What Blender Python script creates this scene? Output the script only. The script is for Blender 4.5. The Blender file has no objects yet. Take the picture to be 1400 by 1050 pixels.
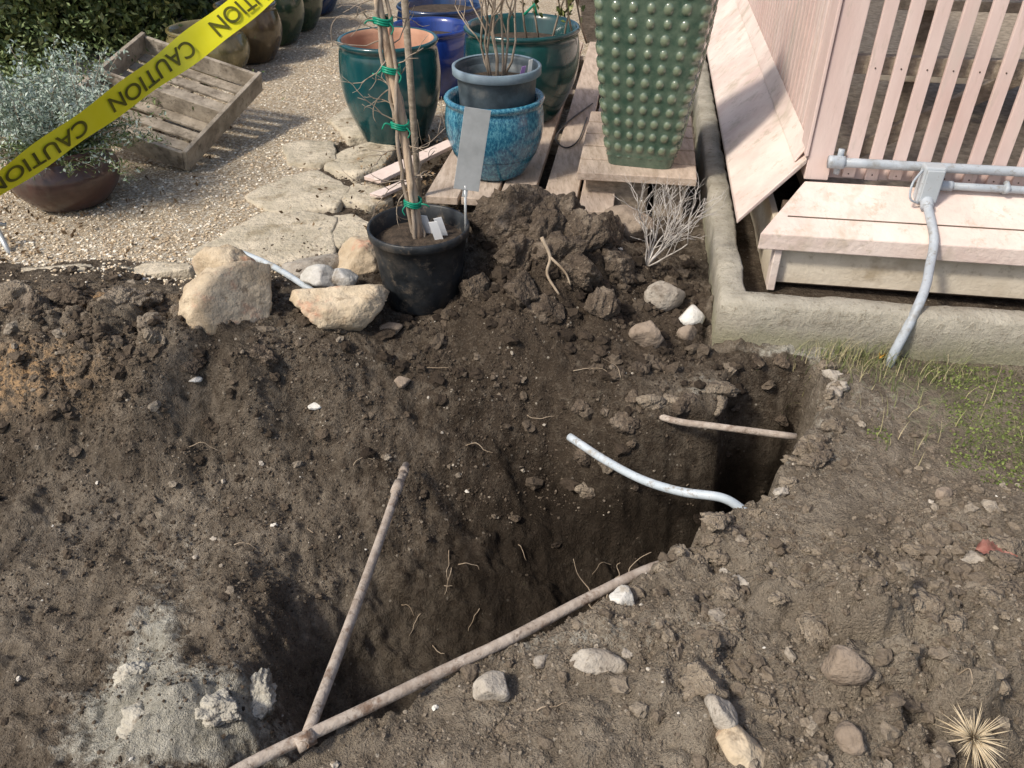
import bpy, bmesh, math, random
import numpy as np
from mathutils import Vector, Matrix, Quaternion
random.seed(7); rng=np.random.default_rng(7)
scene=bpy.context.scene; COL=bpy.context.collection
R=math.radians

# ------------------------------------------------------------------ helpers
def link(o):
    COL.objects.link(o); return o
def np_mesh(name,V,F,mats,attrs=None,smooth=True,midx=None):
    V=np.asarray(V,dtype=np.float32); F=np.asarray(F,dtype=np.int32)
    me=bpy.data.meshes.new(name); k=F.shape[1]; n=F.shape[0]
    me.vertices.add(len(V)); me.vertices.foreach_set('co',V.ravel())
    me.loops.add(n*k); me.loops.foreach_set('vertex_index',F.ravel())
    me.polygons.add(n); me.polygons.foreach_set('loop_start',np.arange(0,n*k,k,dtype=np.int32))
    try: me.polygons.foreach_set('loop_total',np.full(n,k,dtype=np.int32))
    except Exception: pass
    me.update(calc_edges=True); me.validate()
    if attrs:
        for a,vals in attrs.items():
            at=me.attributes.new(a,'FLOAT','POINT'); at.data.foreach_set('value',np.asarray(vals,dtype=np.float32))
    if not isinstance(mats,(list,tuple)): mats=[mats]
    for m in mats: me.materials.append(m)
    if midx is not None: me.polygons.foreach_set('material_index',np.asarray(midx,dtype=np.int32))
    me.polygons.foreach_set('use_smooth',np.full(n,bool(smooth)))
    return link(bpy.data.objects.new(name,me))
def py_mesh(name,V,F,mat,smooth=False,bevel=0,seg=2):
    me=bpy.data.meshes.new(name); me.from_pydata([tuple(v) for v in V],[],F); me.update()
    bm=bmesh.new(); bm.from_mesh(me); bmesh.ops.recalc_face_normals(bm,faces=bm.faces); bm.to_mesh(me); bm.free()
    me.materials.append(mat)
    if smooth:
        for p in me.polygons: p.use_smooth=True
    o=link(bpy.data.objects.new(name,me))
    if bevel:
        b=o.modifiers.new('bevel','BEVEL'); b.width=bevel; b.segments=seg; b.limit_method='ANGLE'; b.angle_limit=R(35)
    return o
def group(name,objs):
    e=link(bpy.data.objects.new(name,None)); e.empty_display_size=.1
    for o in objs: o.parent=e
    return e
def _h(ix,iy,s):
    with np.errstate(over='ignore'):
        h=(ix.astype(np.int64)*374761393+iy.astype(np.int64)*668265263+s*974634777)&0xffffffff
        h=((h^(h>>13))*1274126177)&0xffffffff
        h=(h^(h>>16))&0xffffffff
    return h/4294967295.0
def vn(x,y,s=0):
    ix=np.floor(x);iy=np.floor(y);fx=x-ix;fy=y-iy
    fx=fx*fx*(3-2*fx);fy=fy*fy*(3-2*fy)
    a=_h(ix,iy,s);b=_h(ix+1,iy,s);c=_h(ix,iy+1,s);d=_h(ix+1,iy+1,s)
    return (a*(1-fx)+b*fx)*(1-fy)+(c*(1-fx)+d*fx)*fy*1.0
def fbm(x,y,o=4,s=0,g=.5):
    r=0;a=1;t=0
    for i in range(o):
        r=r+a*(vn(x*2**i+i*17.3,y*2**i-i*9.1,s+i)-.5);t+=a;a*=g
    return r/t*2
def lumps(x,y,s=0):
    ix=np.floor(x);iy=np.floor(y);best=np.zeros_like(x)
    for dx in(-1,0,1):
        for dy in(-1,0,1):
            cx=ix+dx;cy=iy+dy
            px=cx+_h(cx,cy,s);py=cy+_h(cx,cy,s+1);r=.25+.6*_h(cx,cy,s+2)**1.5
            d=np.sqrt((x-px)**2+(y-py)**2)/r
            best=np.maximum(best,np.sqrt(np.clip(1-d*d,0,1))*r)
    return best
def ss(a,b,x):
    t=np.clip((x-a)/(b-a),0,1); return t*t*(3-2*t)
def catmull(pts,res=8):
    P=[Vector(p) for p in pts]
    if len(P)<3: 
        return [P[0].lerp(P[-1],i/res) for i in range(res+1)]
    P=[P[0]*2-P[1]]+P+[P[-1]*2-P[-2]]; out=[]
    for i in range(1,len(P)-2):
        for k in range(res):
            t=k/res
            out.append(.5*((2*P[i])+(P[i+1]-P[i-1])*t+(2*P[i-1]-5*P[i]+4*P[i+1]-P[i+2])*t*t+(3*P[i]-P[i-1]-3*P[i+1]+P[i+2])*t**3))
    out.append(P[-2]); return out
def tubes(name,specs,mat,seg=6,smooth=True,hollow=False):
    V=[];F=[]
    for pts,r0,r1 in specs:
        pts=[Vector(p) for p in pts]; n=len(pts)
        d=(pts[1]-pts[0]).normalized()
        up=Vector((0,0,1)) if abs(d.z)<.9 else Vector((1,0,0))
        nx=d.cross(up).normalized(); base=len(V)
        rings=[]
        for i,p in enumerate(pts):
            if i==0: t=pts[1]-pts[0]
            elif i==n-1: t=pts[-1]-pts[-2]
            else: t=pts[i+1]-pts[i-1]
            t.normalize(); nx=(nx-t*nx.dot(t)).normalized(); ny=t.cross(nx)
            r=r0+(r1-r0)*i/(n-1)
            rings.append((p,nx.copy(),ny,r))
        if hollow:
            p,a,b,r=rings[-1]; t=(pts[-1]-pts[-2]).normalized()
            rings.append((p,a,b,r*.78)); rings.append((p-t*.05,a,b,r*.78))
            p,a,b,r=rings[0]; t=(pts[1]-pts[0]).normalized()
            rings=[(p+t*.05,a,b,r*.78),(p,a,b,r*.78)]+rings
        for p,a,b,r in rings:
            for k in range(seg):
                an=2*math.pi*k/seg; V.append(p+a*math.cos(an)*r+b*math.sin(an)*r)
        m=len(rings)
        for i in range(m-1):
            for k in range(seg):
                k2=(k+1)%seg
                F.append((base+i*seg+k,base+i*seg+k2,base+(i+1)*seg+k2,base+(i+1)*seg+k))
        F.append(tuple(base+k for k in range(seg))[::-1]); F.append(tuple(base+(m-1)*seg+k for k in range(seg)))
    return py_mesh(name,V,F,mat,smooth=smooth)
def lathe(name,prof,mat,seg=72,loc=(0,0,0),mats=None,split=None,wob=0):
    V=[];F=[];mi=[]
    for i,(r,z) in enumerate(prof):
        for k in range(seg):
            a=2*math.pi*k/seg
            rr=r*(1+wob*math.sin(2*a+.7))
            V.append((loc[0]+rr*math.cos(a),loc[1]+rr*math.sin(a),loc[2]+z))
    for i in range(len(prof)-1):
        for k in range(seg):
            k2=(k+1)%seg; F.append((i*seg+k,i*seg+k2,(i+1)*seg+k2,(i+1)*seg+k)); mi.append(0 if split is None or i<split else 1)
    return np_mesh(name,V,F,mats if mats else mat,midx=mi)
def box(name,frame,a0,a1,b0,b1,z0,z1,mat,bevel=.003):
    O,U,Vv,W=frame
    V=[O+U*a+Vv*b+W*z for z in(z0,z1) for a,b in((a0,b0),(a1,b0),(a1,b1),(a0,b1))]
    F=[(0,3,2,1),(4,5,6,7),(0,1,5,4),(1,2,6,5),(2,3,7,6),(3,0,4,7)]
    return py_mesh(name,V,F,mat,bevel=bevel)
def ico(level):
    bm=bmesh.new(); bmesh.ops.create_icosphere(bm,subdivisions=level,radius=1)
    V=np.array([v.co[:] for v in bm.verts]);F=np.array([[v.index for v in f.verts] for f in bm.faces]);bm.free(); return V,F
def rotmats(n):
    q=rng.normal(size=(n,4));q/=np.linalg.norm(q,axis=1)[:,None];w,x,y,z=q.T
    return np.stack([np.stack([1-2*(y*y+z*z),2*(x*y-z*w),2*(x*z+y*w)],1),np.stack([2*(x*y+z*w),1-2*(x*x+z*z),2*(y*z-x*w)],1),np.stack([2*(x*z-y*w),2*(y*z+x*w),1-2*(x*x+y*y)],1)],1)
def scatter(name,pts,sizes,mat,level=2,jit=.22,smooth=False,squash=.75):
    T,F=ico(level); n=len(pts)
    V=T[None]*(1+jit*rng.uniform(-1,1,(n,len(T),1)))
    V=V*rng.uniform(.6,1.25,(n,1,3))
    V=np.einsum('nij,nkj->nki',rotmats(n),V); V[:,:,2]*=squash
    V=V*np.asarray(sizes)[:,None,None]+np.asarray(pts)[:,None,:]
    FF=(F[None]+(np.arange(n)*len(T))[:,None,None]).reshape(-1,3)
    return np_mesh(name,V.reshape(-1,3),FF,mat,attrs={'rnd':np.repeat(rng.uniform(0,1,n),len(T))},smooth=smooth)
def stone(name,loc,size,mat,seed,rotz=0,planes=11,rough=.04,lvl=5,hr=(.5,.85)):
    T,F=ico(lvl); g=np.random.default_rng(seed)
    n=g.normal(size=(planes,3)); n/=np.linalg.norm(n,axis=1)[:,None]; h=g.uniform(hr[0],hr[1],planes)
    D=T@n.T; r=np.where(D>.05,h/np.maximum(D,.05),9); r=np.minimum(r.min(1),1.0)
    V=T*r[:,None]
    nz=fbm(V[:,0]*4+seed,V[:,1]*4+V[:,2]*3.1,5,seed,.6)
    V=V*(1+rough*2*nz)[:,None]
    V=V*np.array(size)
    c,s=math.cos(rotz),math.sin(rotz); V=np.stack([V[:,0]*c-V[:,1]*s,V[:,0]*s+V[:,1]*c,V[:,2]],1)+np.array(loc)
    return np_mesh(name,V,F,mat)
def leaves(name,C,sizes,mat,aspect=.5,up=0.0):
    n=len(C); Rm=rotmats(n); T=np.array([[-1,0,0],[0,aspect,.12],[1,0,-.1],[0,-aspect,.12]])
    V=np.einsum('nij,kj->nki',Rm,T)*np.asarray(sizes)[:,None,None]+np.asarray(C)[:,None,:]
    F=(np.array([[0,1,2,3]])[None]+(np.arange(n)*4)[:,None,None]).reshape(-1,4)
    return np_mesh(name,V.reshape(-1,3),F,mat,attrs={'rnd':np.repeat(rng.uniform(0,1,n),4)},smooth=False)

# ------------------------------------------------------------------ materials
class NT:
    def __init__(s,name):
        s.m=bpy.data.materials.new(name); s.m.use_nodes=True; s.t=s.m.node_tree; s.b=s.t.nodes['Principled BSDF']
        s.tc=s.n('ShaderNodeTexCoord')
    def n(s,ty,**k):
        x=s.t.nodes.new(ty)
        for a,v in k.items(): setattr(x,a,v)
        return x
    def l(s,a,b): s.t.links.new(a,b)
    def noise(s,scale,detail=5,rough=.6,vec=None,dist=0):
        x=s.n('ShaderNodeTexNoise'); x.inputs['Scale'].default_value=scale;x.inputs['Detail'].default_value=min(detail,5);x.inputs['Roughness'].default_value=rough;x.inputs['Distortion'].default_value=dist
        s.l(vec or s.tc.outputs['Object'],x.inputs['Vector']); return x.outputs['Fac']
    def vor(s,scale,feature='F1',vec=None):
        x=s.n('ShaderNodeTexVoronoi',feature=feature); x.inputs['Scale'].default_value=scale; s.l(vec or s.tc.outputs['Object'],x.inputs['Vector']); return x
    def ramp(s,f,stops):
        x=s.n('ShaderNodeValToRGB'); e=x.color_ramp.elements
        while len(e)<len(stops): e.new(.5)
        for i,(p,c) in enumerate(stops):
            e[i].position=min(max(p,0),1); e[i].color=(c,c,c,1) if isinstance(c,(int,float)) else (*c,1)
        s.l(f,x.inputs['Fac']); return x.outputs['Color']
    def mix(s,f,a,b,mode='MIX'):
        x=s.n('ShaderNodeMix',data_type='RGBA',blend_type=mode)
        for v,i in((f,0),(a,6),(b,7)):
            if isinstance(v,(int,float)): x.inputs[i].default_value=v if i==0 else (v,v,v,1)
            elif isinstance(v,tuple): x.inputs[i].default_value=(*v,1)
            else: s.l(v,x.inputs[i])
        return x.outputs[2]
    def math(s,op,a,b=0.0):
        x=s.n('ShaderNodeMath',operation=op)
        for v,i in((a,0),(b,1)):
            if isinstance(v,(int,float)): x.inputs[i].default_value=v
            else: s.l(v,x.inputs[i])
        return x.outputs[0]
    def attr(s,name):
        x=s.n('ShaderNodeAttribute'); x.attribute_name=name; return x.outputs['Fac']
    def bump(s,h,dist,strength=1,prev=None):
        x=s.n('ShaderNodeBump'); x.inputs['Distance'].default_value=dist;x.inputs['Strength'].default_value=strength; s.l(h,x.inputs['Height'])
        if prev: s.l(prev,x.inputs['Normal'])
        return x.outputs[0]
    def done(s,col,rough=.8,normal=None,coat=0,metal=0,spec=.4):
        b=s.b
        if isinstance(col,tuple): b.inputs['Base Color'].default_value=(*col,1)
        else: s.l(col,b.inputs['Base Color'])
        if isinstance(rough,(int,float)): b.inputs['Roughness'].default_value=rough
        else: s.l(rough,b.inputs['Roughness'])
        b.inputs['Coat Weight'].default_value=coat; b.inputs['Coat Roughness'].default_value=.06; b.inputs['Metallic'].default_value=metal; b.inputs['Specular IOR Level'].default_value=spec
        if normal: s.l(normal,b.inputs['Normal'])
        return s.m
def M(name,c1,c2,scale=8,rough=.8,bump=.002,bscale=60,coat=0,metal=0,c3=None,lo=.35,hi=.65,spec=.4,stretch=None,c4=None,c4s=40,c4k=.8):
    t=NT(name); vec=None
    if stretch:
        mp=t.n('ShaderNodeMapping'); mp.inputs['Scale'].default_value=stretch; t.l(t.tc.outputs['Object'],mp.inputs['Vector']); vec=mp.outputs[0]
    col=t.ramp(t.noise(scale,4,.65,vec),[(lo,c1),(hi,c2)])
    if c3: col=t.mix(t.ramp(t.noise(scale*.6+1.3,4,.7,vec),[(.55,0.0),(.68,1.0)]),col,c3)
    if c4: col=t.mix(t.ramp(t.noise(c4s,4,.8,vec),[(.56,0.0),(.68,c4k)]),col,c4)
    nb=t.bump(t.noise(bscale,3,.65,vec),bump) if bump else None
    return t.done(col,rough,nb,coat,metal,spec)
def ground_mat():
    t=NT('ground_soil')
    n1=t.noise(5,4,.65); n2=t.noise(30,5,.75); n3=t.noise(150,3,.75)
    wet=t.ramp(n1,[(.35,(.050,.037,.026)),(.62,(.110,.084,.061))])
    dryc=t.ramp(n1,[(.33,(.175,.142,.106)),(.66,(.37,.315,.245))])
    dn=t.math('ADD',t.attr('dry'),t.math('MULTIPLY',t.math('SUBTRACT',n2,.5),1.8))
    col=t.mix(t.ramp(dn,[(.12,0.0),(.9,1.0)]),wet,dryc)
    col=t.mix(t.ramp(n3,[(.56,0.0),(.70,.55)]),col,(.32,.265,.20))
    col=t.mix(t.ramp(n3,[(.32,.6),(.44,0.0)]),col,(.045,.034,.025))
    v=t.vor(75); sp=t.n('ShaderNodeSeparateColor'); t.l(v.outputs['Color'],sp.inputs[0])
    chip=t.math('MULTIPLY',t.ramp(sp.outputs[0],[(.972,0.0),(.976,1.0)]),t.ramp(v.outputs['Distance'],[(.26,1.0),(.34,0.0)]))
    col=t.mix(chip,col,(.42,.37,.30))
    col=t.mix(t.math('MULTIPLY',t.attr('sun_patch'),t.ramp(n2,[(.44,0.0),(.58,.95)])),col,(.56,.36,.19))  # warm sunlight patches mixed into the soil colour
    pc=t.ramp(n2,[(.3,(.30,.28,.225)),(.7,(.58,.55,.47))])
    pa=t.math('ADD',t.attr('pale'),t.math('MULTIPLY',t.math('SUBTRACT',n2,.5),1.6))
    col=t.mix(t.ramp(pa,[(.38,0.0),(.80,1.0)]),col,pc)
    col=t.mix(t.attr('deep_shade'),col,(.022,.016,.011))  # shade of trench and pit painted into the soil colour
    mo=t.math('ADD',t.attr('moss'),t.math('MULTIPLY',t.math('SUBTRACT',n2,.5),2.4))
    col=t.mix(t.ramp(mo,[(.45,0.0),(.85,.8)]),col,t.ramp(n3,[(.35,(.09,.12,.035)),(.65,(.19,.22,.075))]))
    g=t.vor(95); s2=t.n('ShaderNodeSeparateColor'); t.l(g.outputs['Color'],s2.inputs[0])
    gc=t.ramp(s2.outputs[0],[(0,(.44,.33,.22)),(.3,(.62,.50,.35)),(.65,(.76,.66,.50)),(1,(.88,.82,.70))])
    gc=t.mix(t.ramp(g.outputs['Distance'],[(.5,0.0),(.8,.6)]),gc,(.30,.22,.145))
    gc=t.mix(t.ramp(n1,[(.35,.25),(.6,0.0)]),gc,(.46,.35,.23))
    ga=t.math('ADD',t.attr('gravel'),t.math('MULTIPLY',t.math('SUBTRACT',n2,.5),.9))
    gm=t.ramp(ga,[(.4,0.0),(.62,1.0)])
    col=t.mix(gm,col,gc)
    hgt=t.math('ADD',n2,t.math('MULTIPLY',n3,.5))
    b1=t.bump(hgt,.030,1.0)
    return t.done(col,.95,b1,spec=.12)
GROUND=ground_mat()
def rnd_mat(name,stops,rough=.9,bump=.0,bscale=120,spec=.2):
    t=NT(name); col=t.ramp(t.attr('rnd'),stops)
    if bump: 
        nn=t.noise(bscale,3,.7)
        col=t.mix(t.ramp(nn,[(.35,.5),(.65,0.0)]),col,tuple(c*.6 for c in stops[0][1]))
        return t.done(col,rough,t.bump(nn,.006),spec=spec)
    return t.done(col,rough,None,spec=spec)
CLOD=rnd_mat('soil_clod',[(0,(.13,.102,.075)),(.5,(.22,.178,.134)),(.9,(.30,.25,.19)),(1,(.42,.365,.295))],.95,1)
CLODM=rnd_mat('soil_clod_mid',[(0,(.06,.045,.032)),(.6,(.14,.108,.078)),(.9,(.22,.178,.134)),(1,(.36,.31,.245))],.95,1)
CLODD=rnd_mat('soil_clod_dark',[(0,(.034,.025,.018)),(.6,(.080,.060,.043)),(1,(.18,.143,.106))],.95,1)
PEB=rnd_mat('gravel_pebble',[(0,(.44,.33,.21)),(.3,(.62,.50,.35)),(.7,(.76,.67,.52)),(1,(.90,.85,.74))],.8,0)
CHIP=rnd_mat('pale_chip',[(0,(.33,.28,.21)),(.5,(.48,.43,.36)),(1,(.70,.67,.6))],.85)
TAN=M('tan_stone',(.42,.325,.215),(.60,.50,.36),9,.85,.012,26,c3=(.48,.27,.18),c4=(.24,.18,.12),c4s=22)
GREY=M('grey_stone',(.28,.24,.195),(.44,.40,.34),11,.9,.010,40,c3=(.16,.13,.10),c4=(.10,.08,.06))
BROWN=M('brown_stone',(.20,.155,.115),(.33,.265,.205),11,.9,.010,40,c3=(.12,.09,.065))
WHITE=M('white_stone',(.50,.48,.43),(.72,.70,.65),14,.85,.008,40,c3=(.30,.25,.19))
EARTH=M('packed_earth',(.045,.032,.022),(.125,.095,.068),10,.95,.030,36,c3=(.20,.16,.12),c4=(.28,.23,.17),c4s=70)
EARTHL=M('dry_packed_earth',(.15,.118,.086),(.29,.24,.18),10,.95,.026,50,c3=(.11,.083,.06),c4=(.38,.325,.25),c4s=80)
CHALK=M('chalky_rock',(.32,.29,.235),(.55,.52,.44),9,.95,.02,30,c3=(.20,.165,.125),c4=(.20,.16,.12),c4s=30)
FLAG=M('flagstone_rock',(.38,.335,.25),(.59,.515,.395),6,.9,.014,30,c3=(.30,.25,.17),c4=(.22,.17,.115),c4s=18)
PINK=M('pink_paint',(.65,.48,.43),(.75,.60,.545),5,.55,.0015,50,c3=(.61,.51,.45),stretch=(1,1,.25),c4=(.52,.42,.35),c4s=26,c4k=.5)
PINKD=M('weathered_pink_paint',(.66,.52,.46),(.80,.69,.615),4,.6,.003,45,c3=(.54,.45,.36),c4=(.44,.37,.27),c4s=14,c4k=.6)
CREAM=M('cream_paint',(.60,.52,.40),(.74,.66,.53),5,.6,.003,45,c3=(.46,.38,.27),c4=(.38,.31,.21),c4s=18,c4k=.6)
DECK=M('deck_timber',(.38,.295,.225),(.58,.475,.385),7,.75,.002,60,stretch=(6,1,6),c4=(.26,.20,.15),c4s=12)
GWOOD=M('grey_weathered_timber',(.22,.18,.135),(.42,.35,.27),7,.85,.003,60,stretch=(4,4,8))
CWOOD=M('crate_timber',(.22,.185,.14),(.44,.38,.30),9,.85,.003,70,c3=(.13,.105,.078),c4=(.10,.08,.055))
DARKW=M('dark_brown_timber',(.07,.048,.034),(.16,.115,.08),6,.85,.002,50)
PVC=M('grey_conduit',(.34,.38,.42),(.44,.48,.52),12,.45,.0006,60,c3=(.27,.27,.26),c4=(.22,.20,.17))
PVCB=M('pale_blue_conduit',(.42,.48,.52),(.54,.59,.63),12,.5,.001,60,c3=(.30,.26,.20),c4=(.22,.18,.13),c4s=25)
RUST=M('rusty_pipe_metal',(.31,.25,.20),(.48,.415,.35),26,.85,.003,90,c3=(.17,.11,.075),c4=(.13,.095,.07))
GREYB=M('junction_box_plastic',(.40,.44,.47),(.48,.52,.55),10,.5,.0005,60,c4=(.28,.28,.27))
METAL=M('zinc_plate',(.42,.44,.44),(.58,.60,.60),9,.42,.0005,60,metal=.35,c3=(.32,.32,.31))
BLACKP=M('black_nursery_plastic',(.012,.014,.016),(.034,.038,.042),14,.42,.0006,80,c3=(.06,.055,.05),c4=(.14,.115,.09),c4s=18)
GREYP=M('grey_nursery_plastic',(.045,.06,.07),(.10,.13,.15),10,.5,.0006,80,c3=(.16,.17,.17))
GREYRIM=M('grey_rim_plastic',(.15,.21,.25),(.23,.30,.36),10,.5,.0006,80)
TERRA=M('terracotta_inside',(.38,.20,.13),(.52,.30,.20),8,.85,.001,70)
def glaze(name,c1,c2,scale,c3=None,rough=.22,stretch=(1,1,.4)):
    return M(name,c1,c2,scale,rough,.0012,24,coat=.6,c3=c3,stretch=stretch)
TEAL=glaze('teal_glaze',(.003,.045,.052),(.012,.085,.092),7,(.004,.055,.067))
TEALD=glaze('dark_teal_glaze',(.004,.035,.037),(.012,.07,.068),7)
COBALT=glaze('cobalt_glaze',(.006,.02,.13),(.012,.05,.28),7)
NAVY=glaze('navy_glaze',(.004,.014,.05),(.012,.04,.12),7)
OLIVE=glaze('olive_glaze',(.14,.115,.045),(.26,.22,.105),8,(.11,.095,.04))
BROWNG=glaze('brown_glaze',(.055,.038,.018),(.12,.085,.04),8)
GREENG=glaze('bottle_green_glaze',(.012,.03,.015),(.03,.06,.025),8)
MAROON=glaze('maroon_glaze',(.045,.022,.017),(.09,.045,.036),8,(.08,.065,.05),.45)
def jademat():
    t=NT('jade_glaze'); n=t.noise(16,4,.7); col=t.ramp(n,[(.35,(.045,.085,.060)),(.65,(.11,.155,.11))])
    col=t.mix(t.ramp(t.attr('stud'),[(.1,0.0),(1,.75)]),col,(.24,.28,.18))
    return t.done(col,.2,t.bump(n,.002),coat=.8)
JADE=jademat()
def mottle():
    t=NT('mottled_blue_glaze'); mp=t.n('ShaderNodeMapping'); mp.inputs['Scale'].default_value=(1,1,.45); t.l(t.tc.outputs['Object'],mp.inputs[0])
    n=t.noise(95,4,.85,mp.outputs[0]); big=t.noise(5,3,.5)
    sp=t.n('ShaderNodeSeparateXYZ'); t.l(t.tc.outputs['Object'],sp.inputs[0])
    hz=t.math('MULTIPLY',t.math('SUBTRACT',sp.outputs['Z'],.28),.25)
    f=t.math('ADD',t.math('ADD',n,hz),t.math('MULTIPLY',t.math('SUBTRACT',big,.5),.15))
    col=t.ramp(f,[(.40,(.008,.07,.15)),(.52,(.03,.17,.27)),(.64,(.13,.36,.45))])
    return t.done(col,.25,None,coat=.6)
MOTTLE=mottle()
YEL=M('yellow_tape_plastic',(.84,.77,.015),(.90,.85,.05),5,.35,0)
INK=M('black_ink',(.07,.07,.01),(.15,.145,.01),20,.5,0)
GTIE=M('green_tie_tape',(.0,.20,.12),(.01,.30,.18),20,.4,0)
BAMB=M('weathered_stake',(.40,.29,.19),(.62,.49,.36),14,.8,.003,60,c3=(.28,.19,.13),stretch=(1,1,.25),c4=(.2,.13,.09))
TWIG=M('dry_twig',(.24,.185,.13),(.40,.33,.26),20,.85,.001,90)
TWIGL=M('bleached_twig',(.42,.38,.34),(.62,.58,.53),20,.85,.001,90)
ROOT=M('root_bark',(.24,.18,.12),(.42,.34,.25),20,.9,.001,90)
LAB=M('white_label_plastic',(.70,.70,.68),(.8,.8,.78),10,.5,0)
PURP=M('purple_label_plastic',(.36,.20,.48),(.44,.28,.56),10,.5,0)
STRAW=M('dry_straw',(.55,.43,.27),(.76,.65,.47),20,.8,0)
POTSOIL=M('potting_soil',(.03,.022,.015),(.09,.065,.045),30,.95,.01,60)
HEDGE=rnd_mat('hedge_leaf',[(0,(.04,.055,.015)),(.4,(.095,.13,.035)),(.8,(.21,.25,.07)),(1,(.44,.45,.20))],.5,0,spec=.4)
SILV=rnd_mat('silver_leaf',[(0,(.22,.29,.23)),(.5,(.37,.45,.38)),(1,(.58,.64,.57))],.8,0)
GREENL=rnd_mat('green_sprig_leaf',[(0,(.06,.09,.03)),(.5,(.12,.17,.06)),(1,(.24,.28,.13))],.7,0)
GRASS=rnd_mat('grass_blade',[(0,(.09,.12,.04)),(.5,(.18,.20,.08)),(.7,(.32,.29,.15)),(1,(.48,.40,.25))],.7,0)
LITTER=rnd_mat('leaf_litter',[(0,(.08,.05,.028)),(.5,(.18,.12,.065)),(1,(.34,.24,.14))],.85,0)
REDLEAF=M('dry_red_leaf',(.22,.08,.06),(.38,.19,.15),30,.6,.001,60,c3=(.12,.06,.04))

# ------------------------------------------------------------------ terrain
Fp="-199,279,2 -169,276,3 -135,276,2 -105,289,0 -68,308,0 -45,330,0 -180,247,10 -162,245,13 -144,245,14 -123,234,12 -101,211,12 -86,205,8 -71,218,5 -58,211,4 -163,213,8 -138,210,10 -153,225,12 -117,200,6 -161,200,-5 -126,196,-8 -93,200,-8 -66,204,-8 -46,244,3 -32,252,3 -13,241,10 -5,273,22 11,280,26 27,271,21 42,275,14 56,273,8 65,261,3 68,244,1 0,244,13 21,247,12 -25,225,0 0,222,2 24,225,3 44,222,2 58,221,0 69,230,0 -34,209,-12 -5,209,-12 19,206,-10 35,202,-6 53,203,-4 66,205,-4 45,198,-6 60,200,-5 70,215,-2 70,208,-5 76,223,-1 90,223,-1 99,219,0 78,214,-5 88,214,-5 95,205,-5 45,188,-16 60,185,-20 34,190,-24 15,203,-24 0,202,-25 -24,196,-20 -35,189,-25 -51,194,-18 -69,189,-20 -91,187,-18 -111,180,-18 -133,180,-18 -155,179,-17 -23,179,-36 -5,179,-42 12,178,-50 -5,163,-55 -23,166,-48 -31,155,-55 -43,144,-55 -54,136,-53 29,176,-55 -49,167,-34 -65,162,-28 -85,159,-25 -103,152,-25 -123,152,-25 -144,152,-25 -63,136,-26 -67,129,-26 -76,130,-25 -83,123,-24 -101,123,-25 -129,123,-25 -61,114,-24 -68,105,-20 -83,102,-20 -119,104,-25 -95,92,-20 -60,102,-24 -56,129,-48 -53,121,-52 -51,130,-55 -21,133,-60 23,159,-60 50,170,-50 80,185,-50 70,170,-55 0,120,-60 30,140,-60 60,162,-60 -40,100,-55 -250,250,5 -260,150,-20 -230,80,-20 -240,200,-5 -150,60,-20 -90,60,-20 -60,80,-25 -300,350,0 -300,250,0 -210,340,0 -150,340,0 -90,360,0 -30,360,0 30,350,0 60,330,0 70,300,2 -200,450,0 -100,450,0 0,450,0 80,420,0"
Np="172,225,0 121,221,0 96,179,1 142,167,0 113,148,3 76,150,3 91,124,13 109,113,19 95,102,20 77,110,15 66,120,9 52,128,4 40,111,6 53,103,10 69,88,15 95,87,17 31,102,6 16,104,3 0,102,0 -15,95,0 14,86,4 35,85,8 53,77,10 -29,85,-2 90,75,12 100,250,2 150,400,3 110,300,2 300,200,0 300,50,0 150,60,6 0,40,0 -60,60,0 -200,-50,0 50,40,4 130,130,12 160,150,4 105,215,1 90,228,2 76,230,1"
EDGE=[(-90,45),(-70,66),(-50,82),(-41,88),(-30,94),(-16,103),(0,111),(17,119),(32,130),(42,138),(53,151),(60,155),(70,159),(77,170),(86,183),(94,199),(101,213),(97,221),(83,224),(71,228)]
def parse(s): return np.array([[float(c)/100 for c in p.split(',')] for p in s.split()])
def rbf(P,c=.06,lam=.006):
    X=P[:,:2]; d=np.sqrt(((X[:,None]-X[None])**2).sum(-1)+c*c); n=len(P)
    A=np.zeros((n+1,n+1)); A[:n,:n]=d; A[:n,:n]-=lam*np.eye(n); A[n,:n]=1;A[:n,n]=1
    w=np.linalg.solve(A,np.append(P[:,2],0))
    def f(x,y):
        out=np.empty(len(x))
        for i in range(0,len(x),40000):
            dd=np.sqrt((x[i:i+40000,None]-X[None,:,0])**2+(y[i:i+40000,None]-X[None,:,1])**2+c*c)
            out[i:i+40000]=dd@w[:n]+w[n]
        return out
    return f
fF=rbf(parse(Fp)); fN=rbf(parse(Np))
E=np.array(EDGE)/100
e1=Vector((math.cos(R(8.6)),-math.sin(R(8.6)),0)); e2=Vector((math.sin(R(8.6)),math.cos(R(8.6)),0))
C0=Vector((.69,2.31,0))
POLY=np.vstack([E,[[.69,2.31],[.69+e2.x*12,2.31+e2.y*12],[90,14],[90,-90],[-90,-90],[-90,-8],[-3,-.6]]])
LINE=np.vstack([[[-3,-.6]],E,[[.69,2.31]],[[.69+e2.x*12,2.31+e2.y*12]]])
PITL=np.array([(.14,1.74),(.22,1.86),(.30,1.93),(.38,1.96),(.47,1.985),(.58,1.985),(.67,2.02),(.70,2.10),(.735,2.185),(.80,2.21),(.88,2.215),(.96,2.20),(1.05,2.2)])
PITP=np.vstack([PITL,[[1.1,1.3],[.14,1.3]]])
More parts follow.
